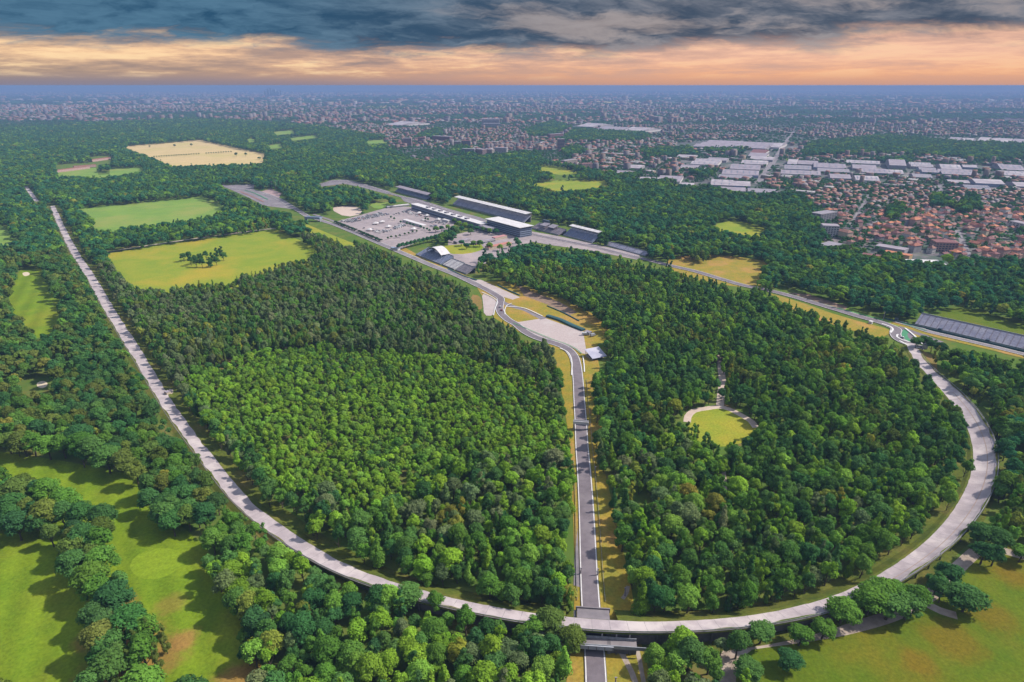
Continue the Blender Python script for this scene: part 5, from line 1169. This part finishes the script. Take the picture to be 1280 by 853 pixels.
def grow():
    T = []                                                   # x, y, r, h, kind, zone, rgb
    lots = np.array(LOTS)
    for zi, nm in enumerate(ZN):
        pal, rr, hh, kw, sp = ZONES[nm]
        for y0, y1, f in ((150, 1200, 1.0), (1200, 2100, 1.15), (2100, 3900, 1.42), (3900, 6400, 2.4)):
            if nm != 'far' and y0 >= 2100: continue
            s = sp * f; ys = np.arange(y0, y1, s * .87)
            pts = []
            for j, yy in enumerate(ys):
                hw = yy * .92 + 60; xs = np.arange(-hw, hw, s) + (s / 2 if j % 2 else 0); pts.append(np.c_[xs, np.full(len(xs), yy)])
            P = np.vstack(pts); P += RNG.uniform(-.38, .38, P.shape) * s
            px, py, d = proj(np.c_[P, np.zeros(len(P))]); xi = np.floor(px + MX).astype(int); yi = np.floor(py + MY).astype(int)
            ok = (xi >= 0) & (yi >= 0) & (xi < ZM.shape[1]) & (yi < ZM.shape[0]) & (d > 50); jx = ((vnoise(P[:, 0], P[:, 1], 30, 51) - .5) * (14 if nm in ('young', 'mixed') else 34)).astype(int); jy = ((vnoise(P[:, 0], P[:, 1], 30, 52) - .5) * (10 if nm in ('young', 'mixed') else 26)).astype(int)
            ok[ok] &= ZM[np.clip(yi + jy, 0, ZM.shape[0] - 1), np.clip(xi + jx, 0, ZM.shape[1] - 1)][ok] == zi
            ok &= ~look(TOWN, px, py) | look(WOOD, px, py); ok &= RNG.random(len(P)) > .05
            P = P[ok]; n = len(P)
            if not n: continue
            q = RNG.random(n) ** 1.3; r = (rr[0] + (rr[1] - rr[0]) * q) * (1 + (f - 1) * .8); h = (hh[0] + (hh[1] - hh[0]) * (q * .6 + RNG.random(n) * .4)) * (1 + (f - 1) * .12)
            bad = np.zeros(n, bool)
            for fx, fz in ((0, .02), (-.75, .55), (.75, .55), (0, .97), (-.45, .85), (.45, .85), (0, .3)):
                a, b, _ = proj(np.c_[P[:, 0] + fx * r, P[:, 1], fz * h]); bad |= look(MASK, a, b)
            P, r, h = P[~bad], r[~bad], h[~bad]; n = len(P)
            # not on roads that other trees hide, nor inside buildings
            keep = np.ones(n, bool)
            for C, w in ((OC[::2, :2], 9.0), (SP[::2, :2], 7.5)):
                for c in C: keep &= (np.abs(P[:, 0] - c[0]) > w) | (np.abs(P[:, 1] - c[1]) > w)
            if len(lots) and nm == 'far':
                for l in lots: keep &= np.hypot(P[:, 0] - l[0], P[:, 1] - l[1]) > l[2] + 1
            P, r, h = P[keep], r[keep], h[keep]; n = len(P); kw_ = np.array(kw, float); kd = RNG.choice(10, n, p=kw_ / kw_.sum())
            col, _ = pick_cols(nm, n, P[:, 0], P[:, 1]); r = np.where(kd >= 6, r * .82, r); h = np.where(kd >= 6, h * 1.08, h)
            T.append(np.c_[P, r, h, kd, np.full(n, zi), col])
    return np.vstack(T)
TREES = grow()

def gn_forest(name, T, protos_, label, seed):
    """one object: points with scale, turn and leaf colour; geometry nodes put a tree on each"""
    n = len(T)
    if not n: return
    me = bpy.data.meshes.new(name); me.vertices.add(n); co = np.zeros((n, 3)); co[:, :2] = T[:, :2]; me.vertices.foreach_set('co', co.reshape(-1))
    def attr(nm, ty, key, v): a = me.attributes.new(nm, ty, 'POINT'); a.data.foreach_set(key, np.ascontiguousarray(v).reshape(-1))
    g = np.random.default_rng(seed)
    attr('size', 'FLOAT_VECTOR', 'vector', np.c_[T[:, 2] / 5, T[:, 2] / 5 * g.uniform(.88, 1.12, n), T[:, 3] / 16].astype('f'))
    attr('turn', 'FLOAT_VECTOR', 'vector', np.c_[g.normal(0, .04, n), g.normal(0, .04, n), g.random(n) * 2 * PI].astype('f'))
    attr('leaf_col', 'FLOAT_VECTOR', 'vector', T[:, 6:9].astype('f')); attr('which', 'INT', 'value', T[:, 4].astype('i') % len(protos_))
    o = tag(link(name, me), label, 'forest', kind='stuff')
    ng = bpy.data.node_groups.new(name, 'GeometryNodeTree'); ng.interface.new_socket('Geometry', in_out='INPUT', socket_type='NodeSocketGeometry'); ng.interface.new_socket('Geometry', in_out='OUTPUT', socket_type='NodeSocketGeometry')
    N = ng.nodes.new; L = ng.links.new; gi = N('NodeGroupInput'); go = N('NodeGroupOutput'); jn = N('GeometryNodeJoinGeometry')
    for p in reversed(protos_):
        oi = N('GeometryNodeObjectInfo'); oi.inputs['Object'].default_value = p; oi.inputs['As Instance'].default_value = True; L(oi.outputs['Geometry'], jn.inputs[0])
    ip = N('GeometryNodeInstanceOnPoints'); ip.inputs['Pick Instance'].default_value = True; L(gi.outputs[0], ip.inputs['Points']); L(jn.outputs[0], ip.inputs['Instance'])
    for nm, ty, so in (('size', 'FLOAT_VECTOR', 'Scale'), ('turn', 'FLOAT_VECTOR', 'Rotation'), ('which', 'INT', 'Instance Index')):
        a = N('GeometryNodeInputNamedAttribute'); a.data_type = ty; a.inputs['Name'].default_value = nm
        out = [q for q in a.outputs if q.enabled and q.name == 'Attribute'][0]
        L(out, ip.inputs[so])
    L(ip.outputs[0], go.inputs[0]); o.modifiers.new('scatter', 'NODES').node_group = ng
    return o

# ---- trees that stand apart: each its own object
def tree_obj(x, y, r, h, kind, col, label, group=None, name='tree', cat='tree'):
    t = thing(name, label, cat, (x, y, 0), random.random() * 2 * PI, group); t.scale = (r / 5, r / 5, h / 16)
    link('trunk', TRUNK[random.randrange(4)], t); c = link('crown', CROWN[int(kind)], t); c['leaf_col'] = [float(v) for v in col]
    return t
def single(px, py, r, h, pal, label, kind=None, at='centre', group=None, name='tree'):
    p = G(px, py, h * .5) if at == 'centre' else G(px, py)
    col = np.array(random.choice(PAL[pal])) * random.uniform(.9, 1.1)
    return tree_obj(p.x, p.y, r, h, random.randrange(6) if kind is None else kind, col, label, group, name)
single(952, 792, 6.5, 13, 'mid', 'round green tree standing between the banked curve and the dirt road')
single(987, 826, 5.5, 10, 'dark', 'small round dark tree alone in the olive meadow')
single(1001, 795, 6, 12, 'mid', 'left tree of the pair beside the dirt road at the meadow edge'); single(1030, 787, 6, 12, 'mid', 'right tree of the pair beside the dirt road at the meadow edge', group=None)
single(1054, 765, 7.5, 15, 'mid', 'tree leaning on the left side of the big clump outside the banking')
for i, (x, y, r) in enumerate(((1088, 752, 8.5), (1112, 758, 9), (1136, 758, 8), (1102, 742, 8), (1124, 744, 8), (1146, 750, 6))): single(x, y, r, 17, 'mid', ('left front tree', 'largest front tree', 'right front tree', 'left rear tree', 'middle rear tree', 'small right hand tree')[i] + ' of the big rounded clump outside the banked curve', random.randrange(6), group='trees of the big clump outside the curve')
for i, (x, y, r) in enumerate(((1172, 730, 6.5), (1187, 718, 7.5), (1178, 740, 6))): single(x, y, r, 14, 'dark', 'dark tree in the small clump at the corner of the dirt road', group='trees at the corner of the dirt road')
single(1208, 750, 9, 15, 'dark', 'wide dark open crowned tree alone at the top of the olive meadow', 4)
for x, y, r in ((1230, 692, 7), (1247, 674, 7), (1226, 668, 6.5), (1244, 694, 6)): single(x, y, r, 15, 'dark', 'dark tree where the dirt road bends round the banking', group='trees where the dirt road bends')
single(1277, 692, 5.5, 12, 'mid', 'tree at the right edge beside the end of the dirt road'); single(935, 838, 6, 11, 'mid', 'green tree at the bottom beside the pale dirt track')
single(209, 640, 10.5, 20, 'mid', 'big perfectly round tree casting a long shadow over the golf fairway', 2)
single(627, 740, 5, 10, 'bright', 'bright small tree with bare reddish trunk on the grass inside the banking', 4)
single(533, 722, 5, 11, 'mid', 'dark bush like tree standing forward of the wood inside the left banking', 1)
single(710, 745, 6.5, 12, 'gold', 'yellowish rounded tree at the corner of the straight and the banking', 0)
single(688, 778, 7, 15, 'olive', 'olive tree hiding part of the banked track left of the underpass', 5); single(668, 786, 6, 14, 'mid', 'green tree in front of the banking beside the olive tree', 2); single(512, 745, 7, 15, 'mid', 'rounded tree rising over the banked track at the left')
single(544, 752, 5.5, 14, 'mid', 'tall green tree covering the banked track right of the rounded tree'); single(715, 800, 6, 15, 'olive', 'olive tree beside the left end of the underpass', 4)
for x, y in ((150, 800), (170, 805), (178, 770), (186, 790), (205, 800), (162, 830), (196, 822), (140, 845)): single(x, y, 2.6, 17, 'olive', 'slender pine with bare trunk in the dry strip between the fairways', 6, group='slender pines in the dry strip between fairways', name='pine_tree')
_g = [(229, 321), (236, 319), (243, 324), (250, 322), (257, 319), (264, 322), (270, 316), (276, 314), (279, 320), (252, 328), (262, 328), (245, 328), (238, 326), (270, 326)]
for x, y in _g: single(x, y, 5, 15, 'dark', 'dark tree in the grove alone in the yellow green meadow', random.choice((0, 1, 2, 6, 7)), group='trees of the grove in the meadow')
for x, y, h in ((218, 182, 14), (239, 181, 13), (187, 183, 9), (295, 193, 18), (307, 193, 15), (324, 198, 10)): single(x, y, 6, h, 'dark', f'lone dark tree standing in the pale wheat field', group='lone trees in the wheat field')
for i in range(32):
    t = i / 31
    if .60 < t < .67: continue
    single(193 + 96 * t, 197.5 - 6.5 * t, 3.4, 7.5, 'dark', 'small dark tree in the straight row across the wheat field', 0, 'base', 'row of small trees across the wheat field')
single(703, 236, 6, 16, 'dark', 'dark pointed tree in front of the pale meadow beyond the pits', 6); single(724, 297.5, 1, 1, 'dark', 'x') if False else None
for x, y, r, h in ((751, 298, 8, 20), (757, 302, 7, 14)): single(x, y, r, h, 'dark', 'tall dark tree beside the white roofed grandstand', 7, group='dark trees beside the white roofed stand')
for x, y in ((1146, 428), (1157, 426), (1166, 432), (1176, 436)): single(x, y, 6, 14, 'dark', 'dark tree in front of the long grandstand at the second chicane', group='trees at the second chicane')
# paddock trees
for i in range(15):
    t = i / 14; single(499 + 71 * t, 313 - 18 * t, 5.5, 12, 'teal', 'dark tree in the thick avenue between the car park and the arched stand', 0, 'base', 'avenue of trees below the car park')
for x, y in ((485, 300), (489, 298.5), (495, 298), (500, 297), (506, 295), (511, 294), (516, 292.5), (521, 291.5)): single(x, y, 2.6, 6, 'dark', 'small dark round tree in the row at the lower side of the car park', 0, 'base', 'row of small round trees in the car park')
for x, y in ((489, 274), (493, 276), (501, 280), (509, 282), (513, 283), (517, 284), (526, 286), (530, 288), (534, 289), (537, 291), (532, 276), (535, 277), (453, 269)): single(x, y, 3, 7, 'teal', 'dark clipped tree on the islands in the middle of the car park', 0, 'base', 'trees on the car park islands')
def hedge(p0, p1, n, label):
    a, b = G(*p0), G(*p1); t = thing('hedge', label, 'hedge', a)
    for i in range(n):
        q = (b - a) * (i / (n - 1)); c = link('hedge_plant', P_FAR[i % 4].data, t, (q.x, q.y, -0.6), random.random() * 6); c.scale = (.75, .75, .40); c['leaf_col'] = [.026, .066, .030]
hedge((419, 279), (445, 289.5), 22, 'clipped dark hedge beside the track at the left end of the car park'); hedge((448, 291), (476, 302.5), 22, 'clipped dark hedge beside the track at the right end of the car park')
for x, y in ((565, 276), (568, 280), (574, 284), (581, 286), (588, 288), (596, 290), (604, 291), (612, 293), (620, 294), (560, 288), (568, 290), (577, 291), (545, 291), (552, 290), (588, 294), (645, 305), (648, 309), (583, 312), (592, 309), (600, 309), (577, 308), (612, 312), (625, 314), (636, 311)):
    pl_ = random.choice(('teal', 'mid', 'bright')); ph_ = 'tree ' + near_place(*G(x, y)[:2], [(568, 279, 'at the foot of the long pit building'), (600, 289, 'in front of the glazed hospitality building'), (560, 289, 'between the car park and the pit building'), (647, 307, 'at the near corner of the hospitality building'), (590, 310, 'on the small lawn behind the arched stand'), (625, 312, 'beside the red roofed sheds')])
    single(x, y, 5.5, 12, pl_, {'teal': 'dark ', 'mid': 'mid green ', 'bright': 'bright green '}[pl_] + ph_, None, 'base', 'trees ' + ph_[5:])

# ---- choose the trees that show largest in the photograph; the rest stay in the forest objects
px, py, dd = proj(np.c_[TREES[:, :2], TREES[:, 3] * .6]); app = TREES[:, 2] / dd
inside = (px > 2) & (px < 1278) & (py > 110) & (py < 846)
idx = np.where(inside)[0]; pickn = idx[np.argsort(-app[idx])[:215]]
WOODTXT = {'golf': ('large dark broadleaf tree in the clumps dividing the golf fairways', 'trees dividing the golf fairways'), 'front': ('green broadleaf tree in the wood outside the old banked track, bottom of the view', 'trees of the wood outside the banking'),
           'left': ('dark broadleaf tree in the wood left of the old straight', 'trees of the wood left of the old straight'), 'inner': ('tree at the near edge of the wood enclosed by the banked curve', 'trees at the near edge of the enclosed wood'), 'right': ('dark tree in the wood outside the right end of the banked curve', 'trees outside the right end of the curve')}
MARKS = [(30, 600, 'in the clump between the two fairways at the left edge'), (95, 650, 'where the woods divide the two golf fairways'), (110, 720, 'in the belt between the fairways'), (130, 800, 'beside the dry brown strip between fairways'), (60, 560, 'at the top edge of the golf fairway'), (170, 580, 'at the wood edge above the golf fairway'), (20, 845, 'in the bottom left corner'),
    (240, 650, 'at the wood edge right of the golf fairway'), (280, 730, 'right of the fairway and below the old track'), (310, 640, 'hugging the outside of the old track at the left'), (360, 730, 'in the wood under the left bend of the banking'), (420, 780, 'in the middle of the wood below the left bend'), (330, 820, 'in the wood near the bottom edge right of the fairway'), (460, 840, 'at the bottom edge of the lower wood'),
    (520, 780, 'just outside the rounded banking left of the underpass'), (580, 830, 'at the bottom edge halfway to the underpass'), (640, 820, 'in the lower wood near the underpass'), (700, 830, 'beside the lower track below the underpass'), (840, 820, 'below the banking right of the underpass'), (900, 840, 'beside the pale dirt track at the bottom'), (600, 720, 'at the inner edge of the wood left of the straight'), (690, 700, 'beside the left verge of the straight'),
    (440, 690, 'just inside the left bend of the banking'), (800, 740, 'at the inner corner right of the underpass'), (860, 730, 'just inside the banking right of the straight'), (950, 730, 'just inside the middle of the right hand curve'), (1040, 700, 'just inside the banking towards the right'), (1120, 660, 'just inside the right end of the curve'), (1260, 640, 'outside the steep right end of the banking'), (1265, 560, 'outside the banking at the right edge')]
for i in pickn:
    T = TREES[i]; z = ZN[int(T[5])]; lb, gr = WOODTXT.get(z, WOODTXT['inner'])
    c_ = T[6:9]; hue = 'yellowish' if c_[0] > c_[1] * .9 else ('dark green' if c_[1] < .105 else ('bright green' if c_[1] > .175 else ('grey green' if c_[2] > c_[1] * .33 else ('olive green' if c_[0] > c_[1] * .72 else 'mid green'))))
    lb = ('large ' if T[2] > 6.2 else ('small ' if T[2] < 4.2 else '')) + hue + (' rounded', ' rounded', ' rounded', ' rounded', ' wide domed', ' wide domed', ' tall narrow', ' tall narrow', ' pointed', ' pointed')[int(T[4])] + ' tree ' + near_place(T[0], T[1], MARKS); gr = 'trees ' + near_place(T[0], T[1], MARKS)
    if len(lb.split()) > 16: lb = ' '.join(w for w in lb.split() if w not in ('large', 'small', 'old', 'right', 'wide'))
    tree_obj(T[0], T[1], T[2], T[3], T[4], T[6:9], lb, gr)
m = np.ones(len(TREES), bool); m[pickn] = False; T = TREES[m]; dist = np.hypot(T[:, 0], T[:, 1])
gn_forest('woodland', T[dist < 620], P_NEAR, 'dense mixed broadleaf wood around the banked track', 1)
gn_forest('woodland', T[(dist >= 620) & (dist < 2000)], P_MID, 'dense mixed wood inside the circuit', 2)
gn_forest('distant_woodland', T[dist >= 2000], P_FAR, 'blue green park woods running back to the town', 3)
# trees of the town and clumps of the plain
def town_trees():
    out = []
    for n, d0, d1, r, h in ((42000, 950, 2600, (2.8, 5.2), (6, 12)), (30000, 2600, 5000, (4.5, 10), (8, 14)), (24000, 5000, 9500, (10, 28), (9, 15)), (9000, 9500, 18000, (30, 70), (10, 16))):
        x, y = sector(n, d0, d1); a, b, _ = proj(np.c_[x, y, np.zeros(n)]); k = look(TOWN, a, b); f = vnoise(x * .6, y * 1.6, 700, 31) * .6 + vnoise(x, y, 160, 32) * .4; k &= f > .20
        x, y = x[k], y[k]
        if d0 < 3000:
            keep = np.ones(len(x), bool)
            for l in LOTS: keep &= np.hypot(x - l[0], y - l[1]) > l[2] + 1.0
            x, y = x[keep], y[keep]
        m = len(x); q = RNG.random(m); col = np.array(PAL['teal'] + PAL['dark'])[RNG.integers(0, 6, m)] * RNG.uniform(.8, 1.3, (m, 1))
        out.append(np.c_[x, y, r[0] + (r[1] - r[0]) * q, h[0] + (h[1] - h[0]) * RNG.random(m), RNG.integers(0, 6, m), np.zeros(m), col])
    return np.vstack(out)
gn_forest('town_trees', town_trees(), P_FAR[:6], 'dark garden trees and copses between the houses out to the horizon', 4)
print('TREES', len(TREES), 'houses left', len(REST), 'far buildings', len(FB))

# ================================================================== THE AIR
def build_haze():
    m = bpy.data.materials.new('haze'); m.use_nodes = True; nt = m.node_tree; nt.nodes.clear()
    v = nt.nodes.new('ShaderNodeVolumePrincipled'); v.inputs['Density'].default_value = 0.0001; v.inputs['Color'].default_value = (0.165, 0.25, 0.46, 1); v.inputs['Anisotropy'].default_value = 0.0
    o = nt.nodes.new('ShaderNodeOutputMaterial'); nt.links.new(v.outputs[0], o.inputs['Volume'])
    mb = MB(); mb.box(-30500, 30500, -27500, 33500, -1.0, 242.0); b = mb.obj('haze', m); tag(b, kind='stuff')
build_haze()
